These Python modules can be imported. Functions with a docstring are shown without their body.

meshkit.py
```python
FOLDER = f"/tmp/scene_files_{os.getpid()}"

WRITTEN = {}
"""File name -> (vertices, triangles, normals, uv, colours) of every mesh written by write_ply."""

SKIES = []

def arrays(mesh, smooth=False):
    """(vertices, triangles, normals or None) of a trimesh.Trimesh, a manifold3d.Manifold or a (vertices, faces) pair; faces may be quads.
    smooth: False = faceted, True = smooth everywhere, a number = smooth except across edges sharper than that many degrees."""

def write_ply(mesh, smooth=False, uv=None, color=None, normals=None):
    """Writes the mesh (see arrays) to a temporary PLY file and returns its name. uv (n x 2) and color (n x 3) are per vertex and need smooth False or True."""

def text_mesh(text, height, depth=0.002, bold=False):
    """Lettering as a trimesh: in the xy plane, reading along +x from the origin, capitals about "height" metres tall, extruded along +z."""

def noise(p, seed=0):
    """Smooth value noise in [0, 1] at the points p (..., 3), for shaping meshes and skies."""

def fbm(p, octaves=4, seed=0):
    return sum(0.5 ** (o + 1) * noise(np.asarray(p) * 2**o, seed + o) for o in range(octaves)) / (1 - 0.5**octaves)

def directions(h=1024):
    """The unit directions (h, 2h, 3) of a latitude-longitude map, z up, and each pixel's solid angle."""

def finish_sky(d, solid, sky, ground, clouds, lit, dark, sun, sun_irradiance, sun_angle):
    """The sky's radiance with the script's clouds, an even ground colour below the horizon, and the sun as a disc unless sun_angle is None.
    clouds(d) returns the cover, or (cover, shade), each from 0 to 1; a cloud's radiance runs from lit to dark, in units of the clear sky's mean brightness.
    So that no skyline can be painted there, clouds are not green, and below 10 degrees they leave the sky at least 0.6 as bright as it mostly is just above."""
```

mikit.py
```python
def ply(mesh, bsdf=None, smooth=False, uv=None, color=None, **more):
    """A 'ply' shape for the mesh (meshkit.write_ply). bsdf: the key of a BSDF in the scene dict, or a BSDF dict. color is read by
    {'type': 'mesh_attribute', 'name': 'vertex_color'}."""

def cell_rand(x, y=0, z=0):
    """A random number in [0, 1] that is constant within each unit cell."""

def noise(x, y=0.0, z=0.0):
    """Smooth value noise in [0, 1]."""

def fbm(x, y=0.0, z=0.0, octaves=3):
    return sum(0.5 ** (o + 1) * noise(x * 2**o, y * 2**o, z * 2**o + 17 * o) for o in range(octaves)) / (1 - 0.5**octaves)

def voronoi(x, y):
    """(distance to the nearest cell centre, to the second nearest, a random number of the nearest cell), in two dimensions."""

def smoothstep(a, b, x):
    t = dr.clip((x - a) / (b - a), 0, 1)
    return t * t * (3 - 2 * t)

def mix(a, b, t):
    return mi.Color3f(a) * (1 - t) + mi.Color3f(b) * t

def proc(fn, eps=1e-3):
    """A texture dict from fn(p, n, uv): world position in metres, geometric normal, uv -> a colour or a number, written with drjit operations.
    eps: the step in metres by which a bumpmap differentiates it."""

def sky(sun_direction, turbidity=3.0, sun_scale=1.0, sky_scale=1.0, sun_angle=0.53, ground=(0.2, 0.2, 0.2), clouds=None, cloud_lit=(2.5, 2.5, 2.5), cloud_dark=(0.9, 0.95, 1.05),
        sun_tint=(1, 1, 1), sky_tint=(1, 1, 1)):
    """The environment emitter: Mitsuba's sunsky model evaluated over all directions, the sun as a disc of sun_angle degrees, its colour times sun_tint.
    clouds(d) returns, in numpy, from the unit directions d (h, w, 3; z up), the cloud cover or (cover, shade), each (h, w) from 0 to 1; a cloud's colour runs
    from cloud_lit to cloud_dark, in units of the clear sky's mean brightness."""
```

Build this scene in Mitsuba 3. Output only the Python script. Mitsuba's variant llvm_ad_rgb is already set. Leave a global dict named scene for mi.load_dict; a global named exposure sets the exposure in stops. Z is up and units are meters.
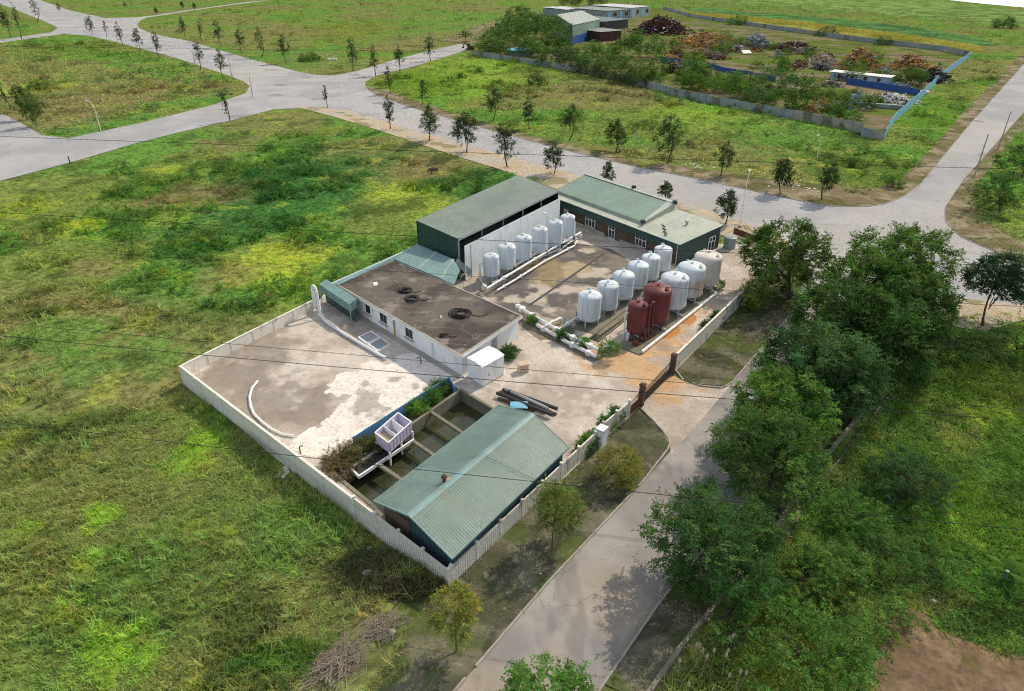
import math, random
import numpy as np, trimesh, drjit as dr, mitsuba as mi, shapely
from shapely.geometry import Polygon, LineString, Point
import shapely.ops
import mikit, meshkit
T = mi.ScalarTransform4f
scene, labels = {}, {}
rng = np.random.default_rng(7)
random.seed(7)

# ---------------------------------------------------------------- camera, sky, exposure
PITCH = math.atan(380.0 / 675.0)
CAM_H = 40.0
scene['camera'] = {'type': 'perspective', 'fov': 2 * math.degrees(math.atan(512.0 / 675.0)), 'fov_axis': 'x',
                   'near_clip': 0.5, 'far_clip': 6000.0,
                   'to_world': T().look_at(origin=[0, 0, CAM_H], target=[0, math.cos(PITCH), CAM_H - math.sin(PITCH)], up=[0, 0, 1])}
EL = math.radians(42.0)
SUN = (0.70 * math.cos(EL), 0.714 * math.cos(EL), math.sin(EL))
scene['sky'] = mikit.sky(SUN, turbidity=4, sun_scale=0.74, sun_tint=(.97, 1.0, 1.04), cloud_lit=(2.2, 2.2, 2.2),
                         clouds=lambda d: .25 + .5 * meshkit.fbm(d * 3.0, 4, 2))          # thin bright veil of a hazy day
exposure = 1.98

# ---------------------------------------------------------------- helpers
def num(key):
    if key not in scene and key not in labels and not any(k.startswith(key + '__') for k in scene):
        return key
    n = NEXT.get(key, 1)
    while True:
        k = '%s_%03d' % (key, n)
        n += 1
        if k not in scene and k not in labels:
            NEXT[key] = n
            return k
NEXT = {}

def tag(key, label=None, cat=None, group=None, kind=None):
    d = {}
    if label: d['label'] = label
    if cat: d['category'] = cat
    if group: d['group'] = group
    if kind: d['kind'] = kind
    labels[key] = d

def thing(name, label, cat, group=None):
    key = num(name)
    tag(key, label, cat, group)
    return key

def part(parent, name, mb, bsdf, smooth=False, kind=None, to_world=None, label=None):
    base = parent + '__' + name
    key, n = base, NEXT.get(base, 1)
    while key in scene:
        key = '%s_%03d' % (base, n); n += 1
    NEXT[base] = n
    d = mb if isinstance(mb, dict) else mikit.ply(mb.mesh() if isinstance(mb, MB) else mb, bsdf, smooth=smooth, color=mb.colors() if isinstance(mb, MB) else None)
    scene[key] = d if to_world is None else {**d, 'to_world': to_world}
    if kind or label: tag(key, label, None, None, kind)
    return key

def solo(name, mb, bsdf, label=None, cat=None, group=None, kind=None, smooth=False):
    key = num(name)
    scene[key] = mikit.ply(mb.mesh() if isinstance(mb, MB) else mb, bsdf, smooth=smooth, color=mb.colors() if isinstance(mb, MB) else None)
    tag(key, label, cat, group, kind)
    return key

BOXV = np.array([[x, y, z] for z in (-.5, .5) for x, y in ((-.5, -.5), (.5, -.5), (.5, .5), (-.5, .5))])
BOXF = np.array([[0, 3, 2], [0, 2, 1], [4, 5, 6], [4, 6, 7], [0, 1, 5], [0, 5, 4], [1, 2, 6], [1, 6, 5], [2, 3, 7], [2, 7, 6], [3, 0, 4], [3, 4, 7]])

class MB:
    def __init__(s): s.v, s.f, s.c, s.n = [], [], [], 0
    def add(s, v, f, c=None):
        v = np.asarray(v, float); f = np.asarray(f, int)
        if f.shape[1] == 4: f = np.vstack([f[:, [0, 1, 2]], f[:, [0, 2, 3]]])
        s.v.append(v); s.f.append(f + s.n); s.n += len(v)
        if c is not None: s.c.append(np.broadcast_to(np.asarray(c, float), (len(v), 3)))
        return s
    def box(s, c, size, rz=0.0, col=None):
        v = BOXV * np.asarray(size, float)
        ca, sa = math.cos(rz), math.sin(rz)
        v = np.stack([v[:, 0] * ca - v[:, 1] * sa, v[:, 0] * sa + v[:, 1] * ca, v[:, 2]], 1) + np.asarray(c, float)
        return s.add(v, BOXF, col)
    def beam(s, p, q, w, h, col=None):
        # box whose long axis runs p -> q (3D), width w sideways, height h
        p, q = np.asarray(p, float), np.asarray(q, float)
        d = q - p; L = np.linalg.norm(d); d = d / L
        a = np.cross([0, 0, 1.0], d)
        a = np.array([1.0, 0, 0]) if np.linalg.norm(a) < 1e-6 else a / np.linalg.norm(a)
        b = np.cross(d, a)
        v = (p + q) / 2 + BOXV[:, :1] * d * L + BOXV[:, 1:2] * a * w + BOXV[:, 2:] * b * h
        return s.add(v, BOXF, col)
    def prism(s, poly, z0, z1, col=None):
        p = poly if isinstance(poly, (Polygon, shapely.geometry.MultiPolygon)) else Polygon(poly)
        for gm in getattr(p, 'geoms', [p]):
            m = trimesh.creation.extrude_polygon(gm, z1 - z0, engine='earcut')
            s.add(m.vertices + [0, 0, z0], m.faces, col)
        return s
    def sheet(s, poly, z, col=None):
        p = poly if hasattr(poly, 'geom_type') else Polygon(poly)
        for gm in getattr(p, 'geoms', [p]):
            v, f = trimesh.creation.triangulate_polygon(gm, engine='earcut')
            a = np.cross(v[f[:, 1]] - v[f[:, 0]], v[f[:, 2]] - v[f[:, 0]])
            f = np.where((a < 0)[:, None], f[:, ::-1], f)
            s.add(np.column_stack([v, np.full(len(v), z)]), f, col)
        return s
    def tube(s, pts, r, sides=8, col=None, cap=True):
        p = np.asarray(pts, float)
        t = np.gradient(p, axis=0); t /= np.linalg.norm(t, axis=1, keepdims=True) + 1e-12
        a0 = np.cross(t[0], [0, 0, 1.0] if abs(t[0][2]) < .9 else [1.0, 0, 0]); A = [a0 / np.linalg.norm(a0)]
        for k in range(1, len(p)):
            w_ = A[-1] - t[k] * np.dot(A[-1], t[k]); A.append(w_ / (np.linalg.norm(w_) + 1e-12))
        a = np.array(A); b = np.cross(t, a)
        an = np.arange(sides) * 2 * np.pi / sides
        r = np.broadcast_to(r, (len(p),))
        v = p[:, None] + r[:, None, None] * (np.cos(an)[None, :, None] * a[:, None] + np.sin(an)[None, :, None] * b[:, None])
        i, j = np.meshgrid(np.arange(len(p) - 1), np.arange(sides), indexing='ij')
        q = np.stack([i * sides + j, (i + 1) * sides + j, (i + 1) * sides + (j + 1) % sides, i * sides + (j + 1) % sides], -1).reshape(-1, 4)
        s.add(v.reshape(-1, 3), q, col)
        if cap:
            for k, o in ((0, 1), (len(p) - 1, -1)):
                vv = np.vstack([v[k], p[k][None]]); jj = np.arange(sides)
                ff = np.stack([jj, (jj + 1) % sides, jj * 0 + sides], 1)
                s.add(vv, ff if o == 1 else ff[:, ::-1], col)
        return s
    def lathe(s, prof, c, n=24, col=None):
        prof = np.asarray(prof, float); an = np.arange(n) * 2 * np.pi / n
        v = np.stack([prof[:, None, 0] * np.cos(an), prof[:, None, 0] * np.sin(an), np.broadcast_to(prof[:, None, 1], (len(prof), n))], -1).reshape(-1, 3) + np.asarray(c, float)
        i, j = np.meshgrid(np.arange(len(prof) - 1), np.arange(n), indexing='ij')
        q = np.stack([i * n + j, i * n + (j + 1) % n, (i + 1) * n + (j + 1) % n, (i + 1) * n + j], -1).reshape(-1, 4)
        return s.add(v, q, col)
    def quad(s, a, b, c, d, col=None):
        return s.add([a, b, c, d], [[0, 1, 2], [0, 2, 3]], col)
    def mesh(s): return (np.vstack(s.v), np.vstack(s.f))
    def colors(s): return np.vstack(s.c) if s.c else None

def v2(p): return np.asarray(p, float)
def unit(d): d = np.asarray(d, float); return d / np.linalg.norm(d)
def along(p, q, t): return v2(p) + (v2(q) - v2(p)) * t
def P3(p, z): return np.array([p[0], p[1], z], float)

# ---------------------------------------------------------------- materials
def rgb(c): return {'type': 'rgb', 'value': list(c)}
def srgb(r, g, b):
    return tuple(float(((x / 255 + .055) / 1.055) ** 2.4) if x > 10 else x / 255 / 12.92 for x in (r, g, b))
def mat(name, col, rough=0.6, spec=0.3, metal=0.0, bump=None):
    b = {'type': 'principled', 'base_color': col if isinstance(col, dict) else rgb(col), 'roughness': rough, 'specular': spec, 'metallic': metal}
    if bump:
        b = {'type': 'bumpmap', 'arbitrary': mikit.proc(bump, 0.02), 'scale': 1.0, 'bsdf': b}
    scene[name] = {'type': 'twosided', 'bsdf': b}
def dif(name, col):
    scene[name] = {'type': 'twosided', 'bsdf': {'type': 'diffuse', 'reflectance': col if isinstance(col, dict) else rgb(col)}}
N, F, SS, MIX = mikit.noise, mikit.fbm, mikit.smoothstep, mikit.mix
C3 = mi.Color3f
def ell(x, y, c, a, b, ang, wob):
    ca, sa = math.cos(ang), math.sin(ang)
    dx, dy = x - c[0], y - c[1]
    u, v = (dx * ca + dy * sa) / a, (-dx * sa + dy * ca) / b
    return SS(1.25, 0.6, dr.sqrt(u * u + v * v) + wob)

# ---------------------------------------------------------------- plan of the site (metres; x to the right of the camera, y ahead)
W, S = (-36.62, 63.80), (-4.61, 34.86)
G1, G2 = (13.41, 58.20), (17.88, 64.31)                 # gate pillars
E1 = (31.39, 82.93)
E2, E3, E4 = (41.04, 97.00), (40.38, 105.15), (37.71, 109.66)
NW = (-26.44, 80.40)
SHEDB = (0.8, 123.5)
YARD = Polygon([W, S, G1, G2, E1, E2, E3, (33.3, 105.0), (34.0, 103.2), (15.0, 125.5), (9.5, 123.5), SHEDB, (-14.8, 99.0), (-26.3, 86.0), NW])
A_DIR = unit((0.615, 0.788))
B_DIR = unit((0.788, -0.615))

ROAD_OUT = Polygon([(-420, 330)] + [(-113.91, 131.74), (-109.06, 142.48), (-103.17, 157.06), (-97.31, 176.68), (-92.08, 189.76), (-83.69, 206.14), (-75.87, 224.41), (-61.31, 228.77), (-52.51, 221.02), (-40.57, 206.88), (-27.27, 190.40), (-11.96, 173.39), (-1.52, 161.24), (6.91, 151.78), (18.45, 139.84), (27.25, 130.41), (35.01, 121.73), (39.80, 114.50), (43.62, 108.45), (45.82, 102.90), (45.52, 97.40), (43.60, 92.37)] + [(36.47, 79.10), (24.19, 62.65), (11.45, 46.08), (2.83, 35.26), (-3.51, 26.60), (-6.26, 22.81), (2.81, 22.81), (5.88, 26.97), (10.67, 33.34), (18.70, 42.43), (28.10, 53.05), (45.11, 72.43)] + [(58.0, 78.5)] + [(60.45, 83.91), (68.82, 81.60)] + [(140, 78), (420, 10), (440, 60), (150, 96)] + [(78.58, 96.36), (77.28, 101.81), (75.74, 108.45), (77.49, 116.11), (81.89, 124.11), (96.51, 143.25), (160.43, 220.19)] + [(260, 300), (420, 520), (403, 525), (246, 308)] + [(238.60, 338.47), (133.77, 203.24), (85.92, 140.21), (78.26, 131.74), (71.64, 126.26), (67.21, 124.72), (60.19, 125.02), (52.94, 131.08), (41.75, 142.48), (28.11, 153.94), (11.42, 171.89), (-8.19, 196.29), (-35.01, 230.92), (-48.21, 252.05), (-54.71, 267.74), (-57.92, 282.69), (-56.62, 299.26), (-44.95, 328.49), (-27.06, 388.55), (-21.97, 413.76), (-30.41, 430.44), (-38.91, 411.10), (-57.32, 353.75), (-67.44, 314.52), (-74.21, 300.43), (-82.16, 302.20), (-91.81, 311.35), (-132.00, 361.88), (-191.41, 442.28), (-244.05, 501.15), (-273.95, 546.39), (-291.26, 579.12), (-312.48, 629.90), (-320.97, 659.96), (-327.41, 820.07), (-320.66, 1008.12)] + [(-245, 1250), (-262, 1250)] + [(-334.53, 951.65), (-331.04, 667.91), (-355.42, 654.76), (-450.87, 767.64), (-628.01, 1008.12)] + [(-640, 1050), (-730, 1050)] + [(-525.51, 794.88), (-420.26, 659.96), (-354.11, 575.08), (-333.44, 546.39), (-317.52, 512.17), (-315.47, 454.76)] + [(-560, 400), (-560, 385)] + [(-303.26, 436.28), (-300.88, 496.56), (-274.77, 481.84), (-237.62, 442.28), (-166.74, 361.88), (-126.72, 311.35), (-107.07, 285.33), (-99.96, 272.56), (-95.77, 256.36), (-98.69, 231.46), (-108.24, 203.24), (-117.62, 183.61), (-126.98, 186.76), (-143.10, 203.24), (-159.88, 219.37), (-229.31, 288.02)] + [(-420, 240)]).buffer(0)

ZONES = {
    'road_shoulder': (Polygon([(-69.02, 229.66), (-52.87, 222.70), (-27.43, 191.68), (-1.53, 162.19), (18.57, 140.96), (35.22, 122.61), (40.03, 115.30), (43.78, 108.93), (45.82, 102.90), (40.09, 104.24), (37.43, 108.69), (33.38, 115.03), (26.41, 120.57), (17.15, 128.47), (9.90, 137.29), (-1.58, 152.21), (-18.01, 171.25), (-37.06, 194.96), (-52.11, 212.18)]).buffer(1.2), .042, 'sand', 'sandy orange shoulder along the near side of the main road'),
    'road_shoulder_right': (Polygon([(54.55, 86.39), (60.84, 84.58), (69.12, 82.06), (66.30, 77.78), (59.40, 74.76), (54.65, 76.39), (50.53, 78.35)]), .046, 'sand', 'sandy shoulder beside the main road under the lone tree'),
    'verge_north': (Polygon([(28.80, 151.78), (41.37, 140.96), (52.49, 129.76), (59.82, 124.11), (66.87, 123.81), (75.24, 128.47), (83.01, 135.86), (94.95, 151.35), (150.26, 223.55), (233.85, 331.28), (271.70, 388.55), (185.16, 277.54), (136.64, 213.74), (104.00, 170.20), (85.70, 146.40), (75.92, 137.29), (68.28, 138.74), (57.35, 143.25), (46.24, 149.67), (34.40, 157.52)]), .022, 'dirt', 'strip of dry dirt along the far side of the main road'),
    'verge_east': (Polygon([(164.93, 227.00), (120.23, 172.31), (99.00, 146.40), (82.84, 125.33), (77.67, 116.11), (76.36, 108.93), (77.92, 101.16), (79.00, 97.00), (84.69, 105.61), (84.05, 110.90), (85.76, 119.43), (90.04, 129.11), (102.93, 146.40), (124.00, 172.31), (144.63, 196.29)]), .022, 'dirt', 'dry dirt verge round the corner on the right'),
    'verge_west': (Polygon([(-56.38, 272.56), (-47.66, 248.91), (-34.71, 228.77), (-8.12, 194.29), (11.32, 170.20), (28.87, 152.21), (29.75, 157.52), (12.41, 177.80), (-8.21, 204.68), (-35.07, 243.83), (-47.96, 267.74)]), .022, 'dirt', 'thin dry verge along the far kerb of the main road'),
    'dirt_track': (Polygon([(-27.94, 419.18), (-44.36, 454.76), (-31.35, 555.64), (27.06, 726.05), (104.92, 901.04), (156.68, 925.67), (145.08, 855.43), (92.86, 794.88), (15.16, 629.90), (-14.96, 504.25), (-20.40, 442.28)]), .022, 'dirt', 'sandy track leading off behind the warehouse'),
    'lane_verge': (Polygon([S] + [(4.28, 46.59), (8.80, 52.42), (13.28, 57.84), (15.48, 52.89), (15.48, 51.02), (11.73, 45.79), (3.05, 35.06), (-3.29, 26.42), (-6.47, 22.24), (-10.52, 22.24), (-8.36, 26.56), (-5.93, 33.52)]), .020, 'bare_soil', 'verge of dry grass and soil between fence and lane'),
    'gate_verge': (Polygon([(18.34, 65.17), (31.22, 82.37), (40.36, 95.03), (44.59, 97.40), (43.20, 90.54), (36.62, 79.51), (24.76, 63.47), (22.82, 61.64), (20.52, 62.04), (18.94, 63.26)]), .020, 'bare_soil', 'dark weedy verge behind the gate wall'),
}
FLAT = shapely.ops.unary_union([ROAD_OUT] + [t[0].buffer(0) for t in ZONES.values()])
def road_dist(x, y):
    return shapely.distance(FLAT, shapely.points(np.asarray(x, float), np.asarray(y, float)))
DRAIN = [(43.02, 64.95), (39.61, 60.85), (31.73, 52.42), (25.11, 45.02), (20.04, 38.84), (15.05, 33.52), (11.27, 29.43), (8.31, 25.89), (5.08, 22.24)]      # line of the drain on the right
DRAIN_L = LineString(DRAIN)
JUNK = Polygon([(-20.29, 370.38), (15.83, 327.80), (36.56, 299.26), (50.96, 267.74), (57.95, 247.88), (64.23, 237.02), (76.01, 220.19), (85.88, 206.88), (99.57, 184.81), (112.04, 204.68), (143.84, 248.91), (181.52, 302.20), (229.77, 366.08), (230.86, 393.35), (221.25, 419.18), (208.36, 448.44), (195.85, 504.25), (178.98, 575.08), (160.00, 654.76), (159.34, 794.88), (104.92, 901.04), (7.57, 710.62), (-20.95, 454.76)])
def height(x, y, bumps=True):
    """ground level in metres"""
    x, y = np.asarray(x, float), np.asarray(y, float)
    s = -(x - S[0]) * A_DIR[1] + (y - S[1]) * A_DIR[0]
    dr_ = road_dist(x, y)
    sm = lambda a, b, t: (lambda q: q * q * (3 - 2 * q))(np.clip((t - a) / (b - a), 0, 1))
    left = sm(0.3, 7, s) * sm(.3, 9, dr_) * (y < 190)
    h = -1.0 * left
    rx = np.interp(y, [p[1] for p in DRAIN[::-1]], [p[0] for p in DRAIN[::-1]])
    right = sm(0.6, 3.0, x - rx) * (y < 76) * sm(0.5, 5, dr_)
    h = h - 0.5 * right - .05 * (dr_ < .8)
    if bumps:
        p = np.stack([x / 7.0, y / 7.0, x * 0], -1)
        h = h + (meshkit.fbm(p, 3, 3) - 0.45) * 0.75 * np.where(y > 125, sm(9, 24, dr_), sm(.5, 6, dr_)) * np.maximum(left, np.maximum(right, (y > 125) * (1 - sm(190, 230, y)))) * sm(0, 8, shapely.distance(JUNK, shapely.points(x, y)))
    return h

# ---------------------------------------------------------------- field colours
BROWN, OLIVE, GREEN, BRIGHT, THICK, LIME = (.165, .150, .066), (.132, .180, .046), (.090, .190, .038), (.160, .260, .038), (.044, .120, .032), (.25, .31, .042)
SPOTS = [  # (centre, a, b), colour, strength
    (((-49.2, 131.7), 16.9, 24.7), THICK, .95), (((-41.9, 155.7), 16.1, 18.0), THICK, .8), (((-75.0, 138.0), 11.4, 6.5), (.06, .13, .025), .8), (((-28.9, 59.9), 3.7, 3.8), THICK, .7), (((-8.9, 141.0), 8.4, 10.6), THICK, .8), (((-21.5, 120.0), 8.3, 14.4), OLIVE, .7),
    (((-35.3, 43.1), 2.0, 2.1), BRIGHT, 1.), (((-27.3, 30.4), 2.6, 2.7), BRIGHT, 1.), (((-30.2, 51.3), 2.3, 3.4), BRIGHT, .9), (((-33.2, 37.8), 1.4, 1.2), BRIGHT, .6), (((-40.2, 41.4), 1.0, 0.9), BRIGHT, .7), (((-37.0, 99.9), 7.6, 9.3), LIME, .95), (((-30.5, 88.8), 4.3, 5.6), BRIGHT, .6),
    (((-78.0, 116.6), 4.0, 4.9), LIME, .9), (((-93.3, 125.9), 4.8, 5.0), LIME, .6), (((-63.7, 121.7), 4.1, 5.3), BRIGHT, .8), (((-79.8, 155.7), 4.1, 4.5), LIME, .7), (((-32.6, 59.7), 2.7, 6.7), BRIGHT, .35), (((-56.9, 75.0), 7.6, 5.9), GREEN, .7), (((-64.4, 132.4), 9.0, 9.5), BROWN, .9), (((-65.3, 97.4), 6.2, 4.0), BROWN, .7),
    (((-43.3, 94.3), 5.3, 5.4), BROWN, .6), (((-72.9, 181.2), 10.5, 9.4), BROWN, .7), (((-46.8, 70.0), 7.2, 5.3), GREEN, .6), (((-45.7, 55.7), 8.1, 3.1), GREEN, .35), (((-21.2, 155.7), 6.9, 10.8), BROWN, .8), (((-22.9, 135.9), 6.1, 7.1), LIME, .6), (((-13.8, 125.9), 5.7, 7.5), LIME, .5), (((-17.5, 41.6), 3.7, 4.6), GREEN, .5),
    (((-26.7, 75.0), 3.8, 3.8), OLIVE, .8), (((-14.8, 29.1), 4.0, 1.6), (.05, .11, .02), .9), (((-8.2, 34.4), 2.9, 1.5), (.06, .05, .03), .9), (((-10.6, 37.3), 4.2, 2.0), (.05, .055, .025), .8),
    # beyond the main road, to the north-east
    (((-18.1, 311.4), 32.3, 65.0), BRIGHT, .8), (((-36.2, 282.7), 17.7, 31.8), (.10, .17, .02), .7), (((56.6, 210.6), 22.6, 21.6), BRIGHT, .7), (((28.8, 263.1), 25.8, 32.5), BROWN, .8), (((11.7, 302.2), 10.9, 23.9), OLIVE, .8), (((14.3, 207.6), 17.8, 13.5), GREEN, .6), (((78.0, 187.3), 20.3, 22.5), GREEN, .8), (((31.1, 200.4), 23.0, 16.9), OLIVE, .7),
    (((80.1, 155.7), 13.8, 25.5), (.075, .14, .025), .8), (((129.6, 223.6), 14.3, 63.3), (.085, .17, .025), .8),
    # the blocks to the north-west
    (((-160.2, 252.1), 42.5, 67.2), BROWN, .75), (((-229.2, 408.5), 50.1, 36.8), (.10, .15, .03), .7), (((-176.9, 267.7), 11.2, 19.0), LIME, .5), (((-118.7, 263.1), 22.1, 20.8), BROWN, .7), (((-100.8, 345.9), 28.5, 23.0), GREEN, .6), (((-118.8, 528.8), 39.1, 87.6), (.13, .16, .03), .7), (((-166.4, 489.1), 46.2, 75.2), BROWN, .6), (((-56.7, 454.8), 24.6, 58.5), (.16, .15, .07), .7), (((-35.4, 629.9), 50.5, 123.9), GREEN, .6),
    # the field on the right
    (((38.5, 44.0), 12.9, 21.9), (.072, .155, .034), .8), (((30.5, 41.6), 3.7, 7.0), (.05, .115, .028), .7),
    (((49.4, 59.3), 8.5, 13.5), (.065, .125, .02), .7), (((37.3, 46.6), 5.4, 6.8), (.06, .11, .02), .7), (((39.2, 41.6), 5.0, 5.8), (.085, .15, .02), .7), (((31.6, 44.0), 2.6, 5.0), (.04, .085, .02), .8), (((54.2, 71.2), 6.0, 3.0), (.05, .09, .02), .8), (((31.7, 48.0), 2.7, 2.8), (.09, .15, .04), .5), (((30.2, 33.5), 2.9, 1.2), (.08, .065, .035), .7), (((33.9, 31.8), 4.2, 1.7), (.045, .08, .02), .8),
]
def field_colour(x, y):
    far = SS(150, 400, y)
    n1, n2, n3 = F(x / 13, y / 13, 1.0), F(x / 4.1, y / 4.1, 5.0), N(x / 34, y / 34, 9.0)
    c = MIX(MIX(OLIVE, GREEN, SS(.38, .6, n1)), BROWN, SS(.45, .68, n3) * .65)
    wob = (n2 - .5) * 1.5 + (F(x / 1.1, y / 1.1, 31.0, 3) - .5) * 1.1
    for (ctr, a, b), col, k in SPOTS:
        c = MIX(c, col, ell(x, y, ctr, a, b, 0.0, wob) * k)
    c = MIX(c, LIME, SS(.66, .74, n2) * .35)
    c = MIX(c, (.045, .075, .02), SS(.62, .75, F(x / 6.3, y / 6.3, 23.0)) * .6)
    return c
def ground_tex(p, n, uv):
    c = field_colour(p.x, p.y)
    d = F(p.x * 1.7, p.y * 1.7, 2.0, 4)
    return MIX(c * .8, c * 1.45, SS(.3, .68, d))
def colours_at(x, y):
    return np.array(field_colour(mi.Float(np.asarray(x, np.float32)), mi.Float(np.asarray(y, np.float32)))).reshape(3, -1).T
dif('ground_mat', mikit.proc(ground_tex))

def asphalt_tex(p, n, uv):
    x, y = p.x, p.y
    d = F(x / 9, y / 9, 3.0, 4); e = F(x * 1.3, y * 1.3, 4.0, 3)
    c = MIX((.33, .34, .355), (.40, .41, .425), SS(.3, .7, d))
    c = MIX(c, (.44, .425, .395), SS(.5, .75, F(x / 27, y / 27, 8.0, 3)) * .5)          # dust lying on it
    pv = mikit.voronoi(x / 7.5, y / 7.5)
    patch = SS(.90, .94, pv[2]) * SS(.5, .3, pv[0])
    c = MIX(c, (.21, .21, .225), patch * SS(.3, .5, e) * .8)                              # mended patches
    cr = mikit.voronoi(x / 3.1 + e * .6, y / 3.1 + d * .6)
    c = MIX(c, (.22, .22, .22), SS(.03, .008, cr[1] - cr[0]) * SS(.45, .6, F(x / 15, y / 15, 14.0)) * .6)
    return c * (.90 + .16 * e)
dif('asphalt', mikit.proc(asphalt_tex))
def lane_tex(p, n, uv):
    x, y = p.x, p.y
    d = F(x / 5, y / 5, 3.0, 4); e = F(x * 1.6, y * 1.6, 4.0, 3)
    c = MIX((.26, .25, .245), (.36, .345, .33), SS(.32, .68, d))
    c = MIX(c, (.18, .18, .18), SS(.60, .72, F(x / 2.2, y / 6, 31.0)) * .6)
    c = MIX(c, (.36, .30, .22), SS(.52, .75, F(x / 11, y / 11, 18.0, 3)) * .6)
    cr = mikit.voronoi(x / 2.6 + e * .5, y / 2.6 + d * .5)
    c = MIX(c, (.15, .15, .15), SS(.03, .006, cr[1] - cr[0]) * SS(.45, .6, d) * .6)
    tr_ = SS(.55, .7, N((x * .788 - y * .615) * .9, (x * .615 + y * .788) * .03, 5.0))
    c = MIX(c, (.16, .158, .155), tr_ * .35)
    return c * (.86 + .2 * e)
dif('lane_asphalt', mikit.proc(lane_tex))
def sand_tex(p, n, uv):
    x, y = p.x, p.y
    x, y = x * .77 + y * .64 + 2.2 * N(x * .4, y * .4, 66.0), y * .77 - x * .64 + 2.2 * N(x * .4, y * .4, 67.0)
    d = F(x / 3, y / 3, 3.0, 4); e = F(x * 2.1, y * 2.1, 4.0, 3)
    c = MIX((.47, .39, .285), (.42, .39, .335), SS(.35, .65, d))
    return MIX(c, (.20, .19, .09), SS(.58, .72, F(x / 5, y / 5, 40.0)) * .7) * (.8 + .35 * e)
dif('sand', mikit.proc(sand_tex))
def dirt_tex(p, n, uv):
    x, y = p.x, p.y
    x, y = x * .77 + y * .64 + 2.2 * N(x * .4, y * .4, 66.0), y * .77 - x * .64 + 2.2 * N(x * .4, y * .4, 67.0)
    d = F(x / 3.3, y / 3.3, 3.0, 4); e = F(x * 2.3, y * 2.3, 4.0, 4)
    c = MIX((.19, .155, .10), (.29, .25, .18), SS(.35, .65, d))
    c = MIX(c, (.09, .105, .03), SS(.44, .66, F(x / 3.1, y / 3.1, 77.0, 4)) * .75)
    return c * (.7 + .5 * e)
dif('dirt', mikit.proc(dirt_tex))
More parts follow.
